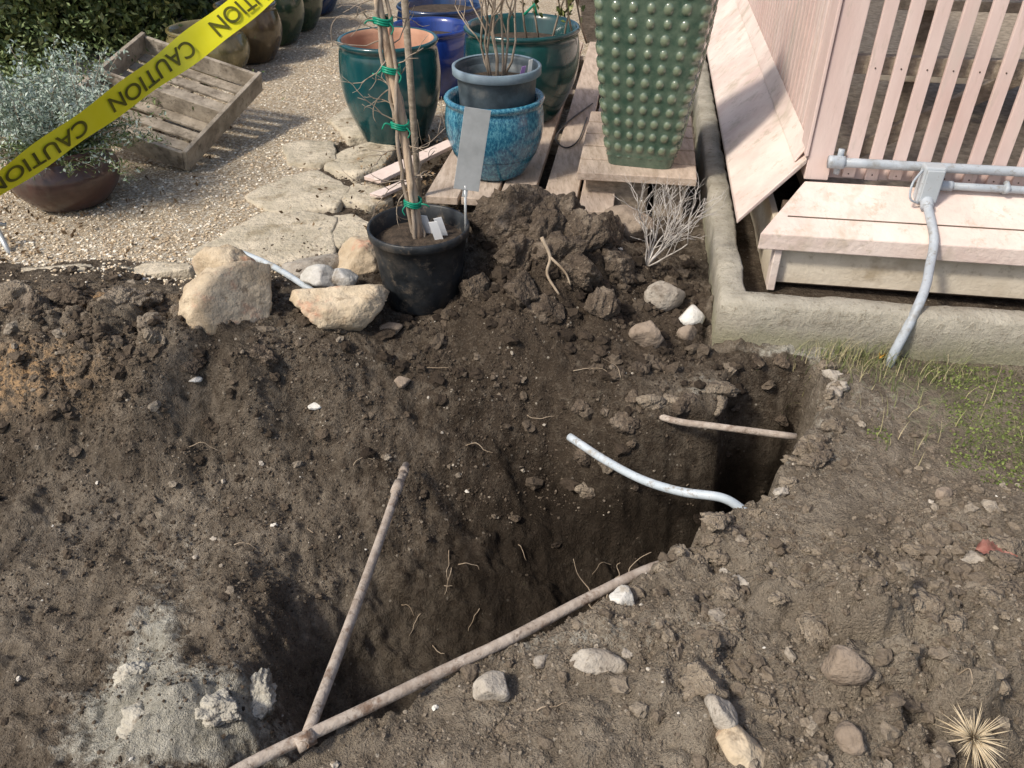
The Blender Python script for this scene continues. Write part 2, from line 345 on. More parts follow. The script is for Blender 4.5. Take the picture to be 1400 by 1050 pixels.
def sdist(x,y,L,Pg):
    d=np.full(len(x),1e9)
    for a,b in zip(L[:-1],L[1:]):
        v=b-a; t=np.clip(((x-a[0])*v[0]+(y-a[1])*v[1])/(v@v),0,1)
        d=np.minimum(d,np.hypot(x-a[0]-t*v[0],y-a[1]-t*v[1]))
    ins=np.zeros(len(x),bool); n=len(Pg)
    for i in range(n):
        x1,y1=Pg[i];x2,y2=Pg[(i+1)%n]
        c=((y1>y)!=(y2>y))
        with np.errstate(divide='ignore',invalid='ignore'):
            xi=(x2-x1)*(y-y1)/(y2-y1)+x1
        ins^=(c&(x<xi))
    return np.where(ins,d,-d)
def signed(x,y): return sdist(x,y,LINE,POLY)
def gravel_mask(x,y):
    w=.06*fbm(x*3,y*3,3,5)
    lim=np.where(y<4.3,-1.02+.07*(y-2.9),.6)
    g=ss(-.03,.05,lim-x+w)*ss(2.82,2.92,y+w-.05*ss(-1.5,-.9,x))
    return g
def blob(x,y,cx,cy,rx,ry): return np.exp(-(((x-cx)/rx)**2+((y-cy)/ry)**2))
def terrain(x,y,full=False):
    x=np.asarray(x,float);y=np.asarray(y,float)
    wx=x+.045*fbm(x*5,y*5,4,11)+.018*fbm(x*22,y*22,3,12); wy=y+.045*fbm(x*5,y*5,4,21)+.018*fbm(x*22,y*22,3,22)
    ex=x+.045*fbm(x*9,y*9,5,31,.6);ey=y+.045*fbm(x*9,y*9,5,41,.6)
    s=signed(ex,ey)
    near=ss(-.02,.012,s)
    zf=fF(wx,wy); zn=fN(wx,wy)
    pd=sdist(x+.04*fbm(x*7,y*7,3,31),y+.04*fbm(x*7,y*7,3,41),PITL,PITP)
    pit=ss(-.015,.105,pd)*ss(.10,.38,x)
    floor_=-.54+.05*fbm(x*7,y*7,3,66)-.05*ss(.5,.9,x)
    shelf=.10*ss(-.2,.6,fbm(x*8,y*8,3,67))*ss(.22,.06,pd)
    zf=np.where(pit>0,np.minimum(zf,zf*(1-pit)+(floor_+shelf)*pit),zf)
    out=np.maximum(np.maximum(-3.2-x,x-2.4),np.maximum(y-4.6,.0-y)); k=1-ss(0,.7,out)
    zf*=k; zn*=k
    gr=gravel_mask(x,y)*(1-near)
    inb=((x-C0.x)*e1.x+(y-C0.y)*e1.y>0)&((x-C0.x)*e2.x+(y-C0.y)*e2.y>0)
    soil=(1-gr)*k
    heap=near*(blob(x,y,.85,.95,.48,.38))
    flat=near*blob(x,y,1.45,1.95,.5,.35)
    pile=(1-near)*(1.2*blob(x,y,.2,2.60,.42,.26)+blob(x,y,-1.35,2.3,.6,.25))
    rough=soil*np.where(inb,.3,1)*(1-.65*np.clip(flat,0,1))
    z=zf*(1-near)+zn*near
    z=z+rough*(.036*fbm(x*6,y*6,5,51,.6)+.014*fbm(x*30,y*30,4,61,.7))
    rim=near*ss(.14,.0,s)*ss(.2,.5,x)
    lm=np.clip(heap*1.6+pile*1.0+.8*rim+.14,0,1.6)*rough
    patch=ss(-.15,.3,fbm(x*4,y*4,3,3))
    ca,sa=.8,.6
    jx=x+.02*fbm(x*18,y*18,3,201);jy=y+.02*fbm(x*18,y*18,3,202)
    z=z+lm*(.080*lumps(jx*7.5*ca+jy*7.5*sa,jy*9*ca-jx*9*sa,71)*patch+.040*lumps(jx*19+.3*jy,jy*21,75)*(.3+.7*patch)+.014*lumps(x*44,y*44,79))
    z=z-.035*lm
    slope=(1-near)*ss(-.03,-.15,zf)
    z=z+slope*(.06*(np.abs(fbm(x*4+3,y*3,4,91))-.25)+.030*(np.abs(fbm(x*11+3,y*9,3,95))-.2)+.008*lumps(x*22,y*24,96))
    rk=(1-near)*blob(x,y,-.76,1.08,.20,.10)
    z=z+rk*.05*(lumps(x*8,y*8,97)+.3)
    if not full: return z
    deep_shade=np.clip(.72*(1-near)*ss(-.24,-.48,z)*ss(-.55,.15,x)+.32*(1-near)*ss(-.38,-.55,z)+.38*pit*(1-near)+.30*(1-near)*blob(x,y,.15,1.9,.4,.25),0,.80)  # mask for painted shade, stronger low in the trench and pit
    dry=.30+.55*np.clip(heap*1.2,0,1)+.48*near+.48*(1-near)*blob(x,y,-1.4,2.35,.6,.22)+.50*(1-near)*blob(x,y,-1.0,1.45,.7,.5)-.38*(1-near)*blob(x,y,.22,2.42,.55,.3)+.50*(1-near)*blob(x,y,.6,2.09,.2,.08)-.2*(1-near)*blob(x,y,.0,1.8,.35,.3)
    dry=np.where(inb,.15,dry)
    pale=1.35*(1-near)*blob(x,y,-.78,1.04,.24,.14)+.8*(1-near)*blob(x,y,-.92,1.25,.09,.18)+.35*(1-near)*blob(x,y,-.95,1.6,.2,.2)+.9*near*blob(x,y,.93,2.24,.2,.05)+.8*blob(x,y,-1.35,2.79,.35,.045)+.5*(1-near)*blob(x,y,.62,2.08,.15,.07)+.5*near*blob(x,y,.1,1.09,.6,.05)+.35*near*blob(x,y,.85,1.8,.2,.3)+.40*near*blob(x,y,1.2,2.0,.3,.2)
    moss=near*(.62*blob(x,y,1.45,1.85,.30,.38)+.40*blob(x,y,1.2,2.15,.25,.12))
    sun_patch=np.clip(1.3*blob(x,y,-1.62,2.08,.28,.08)+1.1*blob(x,y,-1.5,2.38,.38,.07),0,1)  # painted sun patches on the left mound, part of the soil colour
    return z,dict(dry=dry,gravel=gr,pale=pale,moss=moss,sun_patch=sun_patch,deep_shade=deep_shade)
def H(x,y): return float(terrain(np.array([x]),np.array([y]))[0])
def geo(a,b,n): return list(a+(b-a)*(1-(1-np.linspace(0,1,n))**4))
xs=np.array(geo(-90,-2.35,22)[:-1]+list(np.arange(-2.35,1.95,.0062))+[1.95+ (88.05)*(i/22)**4 for i in range(1,23)])
ys=np.array([.55-90*(i/22)**4 for i in range(22,0,-1)]+list(np.arange(.55,2.98,.0062))+list(np.arange(2.98,6.2,.03))+[6.2+84*(i/22)**4 for i in range(1,23)])
X,Y=np.meshgrid(xs,ys); nx,ny=len(xs),len(ys)
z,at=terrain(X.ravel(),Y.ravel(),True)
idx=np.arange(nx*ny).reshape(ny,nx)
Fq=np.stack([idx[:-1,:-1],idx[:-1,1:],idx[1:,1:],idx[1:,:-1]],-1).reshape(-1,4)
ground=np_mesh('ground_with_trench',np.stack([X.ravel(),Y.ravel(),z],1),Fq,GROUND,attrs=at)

# clods ------------------------------------------------------------
def clods(name,n,cx,cy,sx,sy,smin,smax,mat,side=0,level=2,power=3.2,sq=.75,lift=.10,clump=True):
    x=cx+sx*rng.normal(size=n);y=cy+sy*rng.normal(size=n)
    k=(x>-2.6)&(x<2.2)&(y>.5)&(y<3.1)
    if clump: k&=(fbm(x*7,y*7,3,151)>rng.uniform(-.6,.35,n))
    s=signed(x,y)
    if side>0:k&=s>.015
    if side<0:k&=s<-.03
    a=(x-C0.x)*e1.x+(y-C0.y)*e1.y; b=(x-C0.x)*e2.x+(y-C0.y)*e2.y
    k&=~((a>-.04)&(b>-.04))
    k&=np.hypot(x+.33,y-2.61)>.2
    k&=~((gravel_mask(x,y)>.3)&(s<0))
    x=x[k];y=y[k]; sz=smin+(smax-smin)*rng.uniform(0,1,len(x))**power
    z=terrain(x,y)
    if side<0 and cx<.0:
        b_=z>-.40; x=x[b_];y=y[b_];z=z[b_];sz=sz[b_]
    return scatter(name,np.stack([x,y,z+sz*lift],1),sz,mat,level,jit=.34,squash=sq)
clods('heap_soil_clods',4200,.85,1.05,.42,.28,.003,.020,CLOD,1,power=6)
clods('heap_fine_crumbs',26000,.85,1.05,.45,.34,.0014,.0052,CLOD,1,1,power=2)
clods('edge_soil_clods',1400,.75,1.55,.32,.35,.003,.017,CLOD,1,power=5)
clods('edge_fine_crumbs',11000,.8,1.6,.40,.40,.0012,.0046,CLOD,1,1,power=2)
clods('near_fine_crumbs',11000,.1,1.0,.45,.15,.0012,.005,CLOD,1,1,power=3)
clods('mound_soil_clods',2200,-1.3,2.25,.5,.2,.004,.026,CLODM,-1,power=5)
clods('mound_fine_crumbs',12000,-1.3,2.25,.55,.22,.0015,.006,CLODM,-1,1,power=2)
clods('pile_soil_clods',2800,.2,2.52,.35,.22,.004,.032,CLODD,-1,power=4)
clods('pile_fine_crumbs',9000,.2,2.45,.38,.25,.0015,.006,CLODD,-1,1,power=2)
clods('slope_fine_crumbs',22000,-.5,1.8,.75,.4,.0012,.006,CLODM,-1,1,power=3)
clods('slope_soil_clods',700,-.5,1.8,.75,.4,.004,.018,CLODM,-1,2,power=4)
clods('left_fine_crumbs',10000,-1.1,1.4,.5,.4,.0012,.006,CLODM,-1,1,power=3)
clods('pale_rock_chips',380,-.3,1.7,.9,.5,.0015,.010,CHIP,-1,2,power=4)
clods('pale_heap_chips',120,.7,1.2,.5,.35,.002,.009,CHIP,1,2,power=3)
n=26000
gx=rng.uniform(-4.2,.4,n);gy=2.8+4.2*rng.uniform(0,1,n)**1.5
k=(gravel_mask(gx,gy)>.35)&(signed(gx,gy)<0); gx=gx[k];gy=gy[k]
gs=rng.uniform(.003,.0085,len(gx))
scatter('path_gravel',np.stack([gx,gy,terrain(gx,gy)+gs*.3],1),gs,PEB,1,.15,squash=.6)
gx=-1.3+.45*rng.normal(size=500);gy=2.75+.08*rng.normal(size=500);k=signed(gx,gy)<0;gx=gx[k];gy=gy[k];gs=rng.uniform(.003,.008,len(gx))
scatter('stray_gravel',np.stack([gx,gy,terrain(gx,gy)+gs*.4],1),gs,PEB,1,.15,squash=.7)
n=5000;gx=rng.uniform(-1.05,.0,n);gy=rng.uniform(2.75,3.9,n);gs=.0015+.006*rng.uniform(0,1,n)**3;k=(fbm(gx*6,gy*6,3,161)>0)&(gx>-1.05+.1*(gy-2.8));gx=gx[k];gy=gy[k];gs=gs[k]
scatter('scattered_soil_crumbs',np.stack([gx,gy,np.maximum(terrain(gx,gy),.0)+.012+0*gs],1),gs,CLODM,1)

# ------------------------------------------------------------------ stones
def S(name,x,y,sz,mat,seed,rot=0,dz=0,planes=11,rough=.04,lvl=4,hr=(.5,.85)):
    return stone(name,(x,y,H(x,y)+dz),sz,mat,seed,rot,planes,rough,lvl,hr)
S('tan_boulder',-.90,2.33,(.21,.15,.17),TAN,103,.3,.0,7,.05,5,(.35,.75))
S('tan_boulder',-1.02,2.52,(.15,.10,.16),TAN,114,.2,.03,7,.05,5,(.35,.75))
S('tan_boulder',-.585,2.38,(.18,.13,.15),TAN,105,.2,.02,7,.05,5,(.4,.75))
S('tan_boulder',-.55,2.82,(.15,.13,.11),TAN,8,1.2,.02,12,.04,5)
S('tan_boulder',-.50,3.12,(.13,.10,.07),TAN,21,1.0,.02,10,.05)
S('tan_boulder',-.78,2.76,(.14,.08,.06),GREY,47,.6,.01,9)
S('white_rock',-.69,2.58,(.080,.05,.05),WHITE,10,.2,.05,8)
S('white_rock',-.61,2.60,(.055,.05,.05),WHITE,11,.2,.05,8)
S('white_rock',-.73,2.46,(.035,.03,.03),WHITE,48,.2,.03,8)
S('brown_rock',.46,2.29,(.070,.058,.06),BROWN,12,.3,.03)
S('brown_rock',.61,2.34,(.045,.035,.03),BROWN,13,.3,.01)
S('brown_rock',-.42,2.36,(.05,.035,.03),BROWN,49,.3,.01)
S('grey_rock',.55,2.54,(.08,.065,.065),GREY,15,.3,.03,7)
S('white_rock',.625,2.42,(.055,.05,.04),WHITE,16,.9,.02,8)
S('brown_rock',.47,3.00,(.13,.07,.08),BROWN,17,-.5,.05,9)
for i,(x,y,a,b,c) in enumerate([(.0,2.74,.18,.13,.13),(.16,2.76,.15,.12,.12),(.27,2.68,.13,.10,.10),(.02,2.60,.15,.11,.11),(.15,2.56,.13,.10,.10),(.33,2.84,.12,.09,.10),(-.12,2.5,.09,.08,.08),(.03,2.45,.12,.09,.08),(.22,2.5,.12,.09,.08),(.38,2.6,.10,.09,.08),(-.05,2.85,.12,.09,.10),(.1,2.66,.11,.10,.13),(.12,2.38,.09,.07,.06),(.3,2.38,.08,.07,.06)]):
    S('earth_lump',x,y,(a,b,c),EARTH,18+i*3,i*.7,.0,18,.17,5)
for i,(x,y,a,b,c) in enumerate([(-1.5,2.38,.09,.06,.05),(-1.3,2.3,.10,.07,.05),(-1.42,2.2,.07,.06,.05),(-1.15,2.18,.08,.06,.05),(-1.6,2.3,.08,.07,.06),(-1.7,2.42,.1,.07,.06),(-1.0,2.1,.05,.04,.03),(-1.25,2.42,.07,.05,.04),(-.8,2.12,.06,.05,.035),(-1.1,2.34,.07,.06,.05)]):
    S('dry_earth_lump',x,y,(a,b,c),EARTHL if i%2 else EARTH,318+i*3,i*.7,-.01,18,.17,5)
S('pale_rock',.18,1.01,(.060,.036,.030),GREY,24,-.2,.008,7)
S('pale_rock',-.04,.975,(.045,.037,.030),GREY,25,.5,.006,7)
S('pale_rock',.42,.80,(.045,.05,.04),TAN,26,.4,.015,8)
S('brown_rock',.63,.925,(.055,.03,.045),BROWN,27,-.3,.01,6)
S('pale_rock',.25,1.20,(.042,.032,.028),WHITE,28,.3,.01,7)
S('pale_rock',.39,.855,(.03,.04,.05),GREY,29,.3,.01,7)
S('white_chip',-.63,2.05,(.028,.018,.012),WHITE,30,.3,.006)
S('white_chip',-1.0,2.06,(.022,.016,.012),WHITE,31,.3,.006)
S('brown_rock',.60,.78,(.03,.03,.025),BROWN,32,.3,.01)
S('brown_rock',1.13,1.53,(.025,.02,.02),BROWN,33,.3,.006)
S('pale_rock',.06,1.04,(.022,.018,.016),GREY,34,.3,.006)
S('brown_rock',-.36,2.15,(.03,.025,.02),BROWN,37,.3,.01)
for i,(x,y,a,b,c) in enumerate([(-.70,1.05,.10,.06,.04),(-.84,1.02,.09,.07,.04),(-.62,1.12,.07,.05,.05),(-.93,1.17,.04,.05,.03)]):
    S('chalky_ledge_rock',x,y,(a,b,c),CHALK,218+i*3,i*.7,-.022,14,.16,5)
for i,(x,y,a,b,c) in enumerate([(-.02,1.10,.10,.035,.02),(.1,1.155,.08,.03,.02),(-.3,.935,.09,.03,.02),(.64,2.075,.11,.05,.03),(.50,2.03,.08,.04,.03)]):
    S('edge_slab',x,y,(a,b,c),CHALK if y<1.3 else EARTHL,418+i*3,.55 if y<1.3 else -.1,-.010,14,.14)
for i in range(50):
    x=.78+.36*rng.normal();y=1.12+.28*rng.normal()
    if signed(np.array([x]),np.array([y]))[0]>.05 and y>.6:
        q=.012+.040*rng.random()**2; S('soil_lump',x,y,(q*1.3,q,q*.8),EARTHL if i%9 else GREY,60+i,i,-q*.05,18,.22)
for i in range(46):
    t=rng.uniform(7.3,16.5); j=int(t); p=E[j]*(1-(t-j))+E[j+1]*(t-j); q=.012+.030*rng.random()**1.7
    tang=E[j+1]-E[j]; tang/=np.linalg.norm(tang); off=rng.uniform(.01,.07)
    x=p[0]+tang[1]*off;y=p[1]-tang[0]*off
    S('rim_lump',x,y,(q*1.3,q,q*.85),EARTHL if i%8 else GREY,190+i,i,q*.05,17,.22)
for i,(x,y,q) in enumerate([(.36,1.99,.05),(.44,2.01,.04),(.54,2.01,.05),(.66,2.04,.045),(.70,2.12,.04),(.73,2.2,.04),(.82,2.225,.035),(.3,1.95,.04),(.9,2.225,.03),(.24,1.93,.035)]):
    S('ledge_lump',x,y,(q*1.4,q*.8,q*.8),EARTHL if i%2 else EARTH,520+i,i*.3,-.01,16,.19)
# clods stuck to the pit wall and fallen on the trench floor
for i in range(34):
    x=rng.uniform(.2,.95);y=rng.uniform(1.70,2.18); q=.014+.03*rng.random()**2
    if signed(np.array([x]),np.array([y]))[0]<-.04: S('fallen_trench_clod',x,y,(q*1.3,q,q*.9),EARTH,620+i,i*.4,-q*.1,17,.2)
def slab(name,cx,cy,rx,ry,h,seed,mat,rot=0):
    g=np.random.default_rng(seed); n=56
    m=g.integers(4,7); ph=np.linspace(0,2*np.pi,m,endpoint=False)+g.uniform(-.35,.35,m); hh=g.uniform(.72,1.0,m)
    V=[];F=[]
    rings=[(1.0,-.06),(1.0,h*.5),(.975,h*.9),(.94,h),(.6,h),(.3,h)]
    for s,zz in rings:
        for k in range(n):
            a=2*math.pi*k/n; c=np.cos(a-ph); r=min(1.15,float(np.min(np.where(c>.1,hh/np.maximum(c,.1),9))))
            r*=1+.09*float(fbm(np.array([math.cos(a)*3+seed]),np.array([math.sin(a)*3]),4,seed,.65)[0])
            x=rx*s*r*math.cos(a);y=ry*s*r*math.sin(a)
            X_=cx+x*math.cos(rot)-y*math.sin(rot);Y_=cy+x*math.sin(rot)+y*math.cos(rot)
            V.append((X_,Y_,zz+(.014*float(fbm(np.array([X_*6]),np.array([Y_*6]),4,seed)[0])+.04*(X_-cx)*g.uniform(.9,1) if zz>0 else 0)))
    V.append((cx,cy,h)); c=len(V)-1
    for i in range(len(rings)-1):
        for k in range(n):
            k2=(k+1)%n;F.append((i*n+k,i*n+k2,(i+1)*n+k2,(i+1)*n+k))
    b=(len(rings)-1)*n
    for k in range(n):F.append((b+k,b+(k+1)%n,c))
    return py_mesh(name,V,F,mat,smooth=True)
fl=[(-.80,4.60,.26,.32,.03,1,0),(-1.02,4.10,.16,.25,.020,2,.3),(-.74,3.98,.19,.24,.035,3,0),(-.95,3.58,.24,.26,.020,4,.7),(-.64,3.52,.13,.16,.03,5,.1),(-1.0,3.08,.29,.32,.015,16,.2),(-.70,3.16,.14,.19,.015,17,.9),(-1.42,2.80,.22,.06,.025,18,0),(-1.75,2.79,.16,.05,.025,19,.0)]
group('flagstone_edging',[slab('flagstone_%d'%i,f[0]-.02,f[1],f[2],f[3],f[4],f[5],FLAG,f[6]) for i,f in enumerate(fl)])

# ------------------------------------------------------------------ pipes
tubes('rusty_long_pipe',[(catmull([(-.62,.72,.01),(-.51,.81,.010),(-.30,.93,.010),(-.15,1.02,.005),(0,1.105,.005),(.17,1.212,.004),(.34,1.315,-.006),(.45,1.375,-.05)],6),.0125,.0125)],RUST,12)
tubes('rusty_pipe_coupling',[([(-.42,.852,.010),(-.39,.874,.010)],.016,.016)],RUST,12)
o1=tubes('pipe',[(catmull([(-.405,.85,.016),(-.37,1.3,-.075),(-.335,1.865,-.185)],6),.0125,.0125)],RUST,12,hollow=True)
o2=tubes('coupling',[([(-.345,1.74,-.160),(-.3405,1.79,-.170)],.0165,.0165)],RUST,12)
o3=tubes('coupling_end',[([(-.3355,1.845,-.181),(-.3345,1.868,-.1855)],.015,.015)],RUST,12,hollow=True)
group('rusty_cross_pipe',[o1,o2,o3])
tubes('blue_grey_conduit',[(catmull([(.62,1.53,-.03),(.56,1.555,-.005),(.46,1.60,-.025),(.37,1.685,-.06),(.28,1.80,-.09),(.18,1.935,-.11)],8),.0125,.0125)],PVCB,14,hollow=True)
tubes('rusty_stub_pipe',[(catmull([(.40,2.04,-.075),(.5,1.955,-.06),(.62,1.92,-.055),(.86,1.875,-.06)],5),.011,.011)],RUST,10)
tubes('pale_blue_pipe',[(catmull([(-1.14,2.95,.035),(-.92,2.76,.055),(-.71,2.53,.07)],4),.012,.012)],PVCB,12,hollow=True)

# ------------------------------------------------------------------ roots in trench
rs=[]
def rootat(x,y,ln,ang,z0=None):
    z=(H(x,y) if z0 is None else z0)+.004; p=Vector((x,y,z)); P=[p.copy()]
    d=Vector((math.cos(ang),math.sin(ang)*.5,random.uniform(-.2,.5)))
    for i in range(6):
        d+=Vector((random.uniform(-.5,.5),random.uniform(-.4,.2),random.uniform(-.5,.4)));d.normalize(); p=p+d*ln/6
        p.z=max(p.z,H(p.x,p.y)+.003); P.append(p.copy())
    rs.append((catmull(P,3),.0018,.0007))
for x,y,l,a in [(-.2,1.75,.12,-1.2),(-.19,1.70,.10,-2),(-.17,1.72,.09,-.5),(-.21,1.65,.07,-1.4),(.02,1.78,.06,-.8),(.28,1.7,.09,-1.5),(.3,1.72,.08,-.6),(.33,1.8,.1,-2),(.16,1.5,.08,-1.0),(-.15,2.0,.12,-.5),(.05,2.1,.1,0),(.2,2.15,.12,.5),(.35,2.1,.1,2),(-.5,1.9,.08,1),(-.6,1.7,.1,2),(-.8,1.6,.08,1),(-.34,1.6,.08,-1),(-.28,1.58,.08,-2.3),(-.24,1.5,.06,-1),(.8,.9,.1,.3),(.05,.92,.07,.4),(-.1,1.6,.08,-1.5),(.45,2.18,.1,.2),(-.3,2.2,.1,.4),(-1.0,1.9,.1,.4)]: rootat(x,y,l,a)
for (x,y,zz) in [(.21,1.30,-.16),(.24,1.33,-.14),(.3,1.4,-.2)]:
    p=Vector((x,y,zz));P=[p]
    for i in range(5):p=p+Vector((random.uniform(-.02,.03),random.uniform(.0,.02),random.uniform(.01,.035)));P.append(p)
    rs.append((catmull(P,3),.0022,.0008))
tubes('trench_roots',rs,ROOT,5)
tubes('buried_root',[(catmull([(.10,2.50,.30),(.13,2.47,.24),(.12,2.44,.19),(.16,2.39,.14)],5),.007,.004),(catmull([(.13,2.47,.24),(.18,2.44,.20),(.2,2.42,.16)],5),.005,.003)],ROOT,7)

# ------------------------------------------------------------------ building / curb
FR=(C0,e1,e2,Vector((0,0,1)))
def wp(a,b,zz): return C0+e1*a+e2*b+Vector((0,0,zz))
def kcon():
    t=NT('kerb_concrete'); sp=t.n('ShaderNodeSeparateXYZ'); t.l(t.tc.outputs['Object'],sp.inputs[0])
    n=t.noise(9,4,.7); n2=t.noise(45,5,.8)
    col=t.ramp(n,[(.3,(.33,.30,.24)),(.7,(.56,.52,.43))])
    f=t.math('ADD',t.math('MULTIPLY',sp.outputs['Z'],-5.5),n)
    col=t.mix(t.ramp(f,[(.0,0.0),(.35,.65)]),col,(.25,.24,.14))
    col=t.mix(t.ramp(n2,[(.54,0.0),(.66,.7)]),col,(.20,.175,.125))
    return t.done(col,.93,t.bump(n2,.014),spec=.2)
KCON=kcon()
def kerb():
    prof=[(0,-.12),(0,.02),(.003,.10),(.004,.146),(.014,.157),(.05,.160),(.084,.157),(.094,.146),(.096,.05),(.096,-.12)]
    V=[];F=[];st=[]
    for b in np.arange(9,0.13,-.025): st.append(('L',b))
    st.append(('C',0))
    for a in np.arange(.13,6,.025): st.append(('F',a))
    for kind,t in st:
        for (o,zz) in prof:
            if kind=='L': p=wp(o,t,zz)
            elif kind=='C': p=wp(o,o,zz)
            else: p=wp(t,o,zz)
            nzv=fbm(np.array([p.x*11+zz*14]),np.array([p.y*11-zz*11]),5,7,.7)[0]
            p=p+(e1 if kind!='F' else e2)*(.011*nzv)+Vector((0,0,.008*nzv)); V.append(p)
    m=len(prof)
    for i in range(len(st)-1):
        for j in range(m-1): F.append((i*m+j,(i+1)*m+j,(i+1)*m+j+1,i*m+j+1))
    return py_mesh('concrete_kerb',V,F,KCON,smooth=True)
kerb()
parts=[]
def prism(name,start,end,mat):
    n=len(start); V=start+end; F=[tuple(range(n))[::-1],tuple(range(n,2*n))]+[(i,(i+1)%n,n+(i+1)%n,n+i) for i in range(n)]
    return py_mesh(name,V,F,mat,bevel=.004)
AE=4.2;BE=5.5
parts.append(prism('front_sill',[wp(.14,.325,.200),wp(.14,.325,.262),wp(.302,.56,.372),wp(.302,.56,.335),wp(.17,.36,.20)],[wp(AE,.325,.200),wp(AE,.325,.262),wp(AE,.56,.372),wp(AE,.56,.335),wp(AE,.36,.20)],PINKD))
parts.append(prism('side_skirt',[wp(.075,.47,.225),wp(.075,.47,.245),wp(.298,.575,.455),wp(.298,.575,.43)],[wp(.075,BE,.225),wp(.075,BE,.245),wp(.298,BE,.455),wp(.298,BE,.43)],PINKD))
parts.append(prism('side_skirt_upper',[wp(.262,.60,.424),wp(.256,.60,.43),wp(.296,.60,.50),wp(.296,.60,.48)],[wp(.262,BE,.424),wp(.256,BE,.43),wp(.296,BE,.50),wp(.296,BE,.48)],PINKD))
parts.append(box('front_base_board',FR,.235,AE,.372,.395,.05,.205,CREAM))
parts.append(box('front_base_timber',FR,.235,AE,.40,.55,.03,.30,DARKW))
parts.append(box('side_base_board',FR,.21,.235,.40,BE,.0,.24,CREAM))
parts.append(box('corner_base_block',FR,.205,.232,.34,.396,.03,.235,PINKD))
parts.append(box('corner_post',FR,.30,.385,.575,.66,.372,2.3,PINK))
parts.append(box('corner_post_trim',FR,.285,.297,.565,.68,.46,2.3,PINK))
parts.append(box('bottom_rail',FR,.39,AE,.60,.64,.374,.42,PINK))
parts.append(box('mid_rail',FR,.39,AE,.612,.65,.74,.80,GWOOD))
parts.append(box('top_rail',FR,.39,AE,.585,.65,2.2,2.3,PINK))
a=.43;i=0
while a<AE:
    j=random.uniform(-.003,.003)
    parts.append(box('front_slat_%d'%i,FR,a+j,a+j+.044,.580,.597,.376+random.uniform(0,.010),2.26,PINK,.002)); a+=.083; i+=1
b=.71;i=0
while b<BE:
    parts.append(box('side_slat_%d'%i,FR,.298,.314,b,b+.044,.47,2.26,PINK,.002)); b+=.083;i+=1
parts.append(tubes('nail_heads',[([wp(.452+k*.083,.5795,zz),wp(.452+k*.083,.5780,zz)],.0028,.0028) for k in range(14) for zz in(.40,.77)],DARKW,6))
parts.append(box('side_mid_rail',FR,.318,.35,.67,BE,.74,.80,PINK))
parts.append(box('side_bottom_rail',FR,.318,.35,.67,BE,.46,.52,PINK))
parts.append(box('side_top_rail',FR,.318,.36,.67,BE,2.2,2.3,PINK))
parts.append(box('back_wall',FR,.3,AE,BE+.01,BE+.06,0,2.3,DARKW))
parts.append(box('floor',FR,.36,AE,.66,BE,.22,.30,GWOOD))
for k in range(4):
    parts.append(box('bench_leg_%d'%k,FR,.8+k*.8,.88+k*.8,1.5,1.58,.31,.8,GWOOD))
parts.append(box('bench_top',FR,.7,3.6,1.4,2.1,.80,.84,GWOOD))
parts.append(box('bench_brace',FR,.7,3.6,1.46,1.49,.50,.56,CREAM))
parts.append(box('shelf_post',FR,1.55,1.63,.95,1.03,.31,1.9,DARKW))
parts.append(box('orange_post',FR,1.33,1.37,1.1,1.15,.31,1.9,M('orange_timber',(.45,.20,.06),(.6,.3,.09),8)))
parts.append(box('inner_diagonal_brace',(wp(.5,.72,.40),(e1*.85+Vector((0,0,.52))).normalized(),e2,(e1*-.52+Vector((0,0,.85))).normalized()),0,1.5,0,.03,0,.06,GWOOD))
group('pink_lath_house',parts)
def tb(n,pts,r,m=PVC,seg=12,hollow=False,res=5): return tubes(n,[(catmull(pts,res),r,r)],m,seg,hollow=hollow)
c=[tb('upper_pipe',[wp(.375,.548,.452),wp(1.2,.548,.452),wp(AE,.548,.452)],.017),
   tb('pipe_end_cap',[wp(.365,.548,.452),wp(.42,.548,.452)],.023),
   tb('elbow_strap',[wp(.405,.562,.495),wp(.405,.562,.405)],.011),
   tb('lower_pipe',[wp(.80,.535,.392),wp(1.4,.535,.392),wp(AE,.535,.392)],.0135),
   tb('box_bushing',[wp(.755,.535,.392),wp(.80,.535,.392)],.018),
   box('box_body',FR,.675,.745,.475,.53,.345,.475,GREYB,.006),
   box('box_lid',FR,.681,.739,.466,.473,.352,.468,GREYB,.004),
   tb('strap_lower',[wp(.98,.55,.375),wp(.98,.52,.395),wp(.98,.55,.41)],.010),
   tb('box_hub',[wp(.708,.478,.358),wp(.708,.445,.342)],.022),
   tb('drop_pipe',[wp(.708,.475,.356),wp(.712,.40,.325),wp(.715,.33,.292),wp(.712,.29,.262),wp(.695,.23,.232),wp(.665,.13,.208),wp(.63,.045,.185),wp(.60,-.005,.12),wp(.575,-.03,.03),wp(.565,-.04,-.06)],.0155)]
c.append(tb('ground_wire',[wp(.675,.50,.46),wp(.64,.46,.42),wp(.645,.45,.37),wp(.68,.465,.35)],.004))
group('electrical_conduit',c)

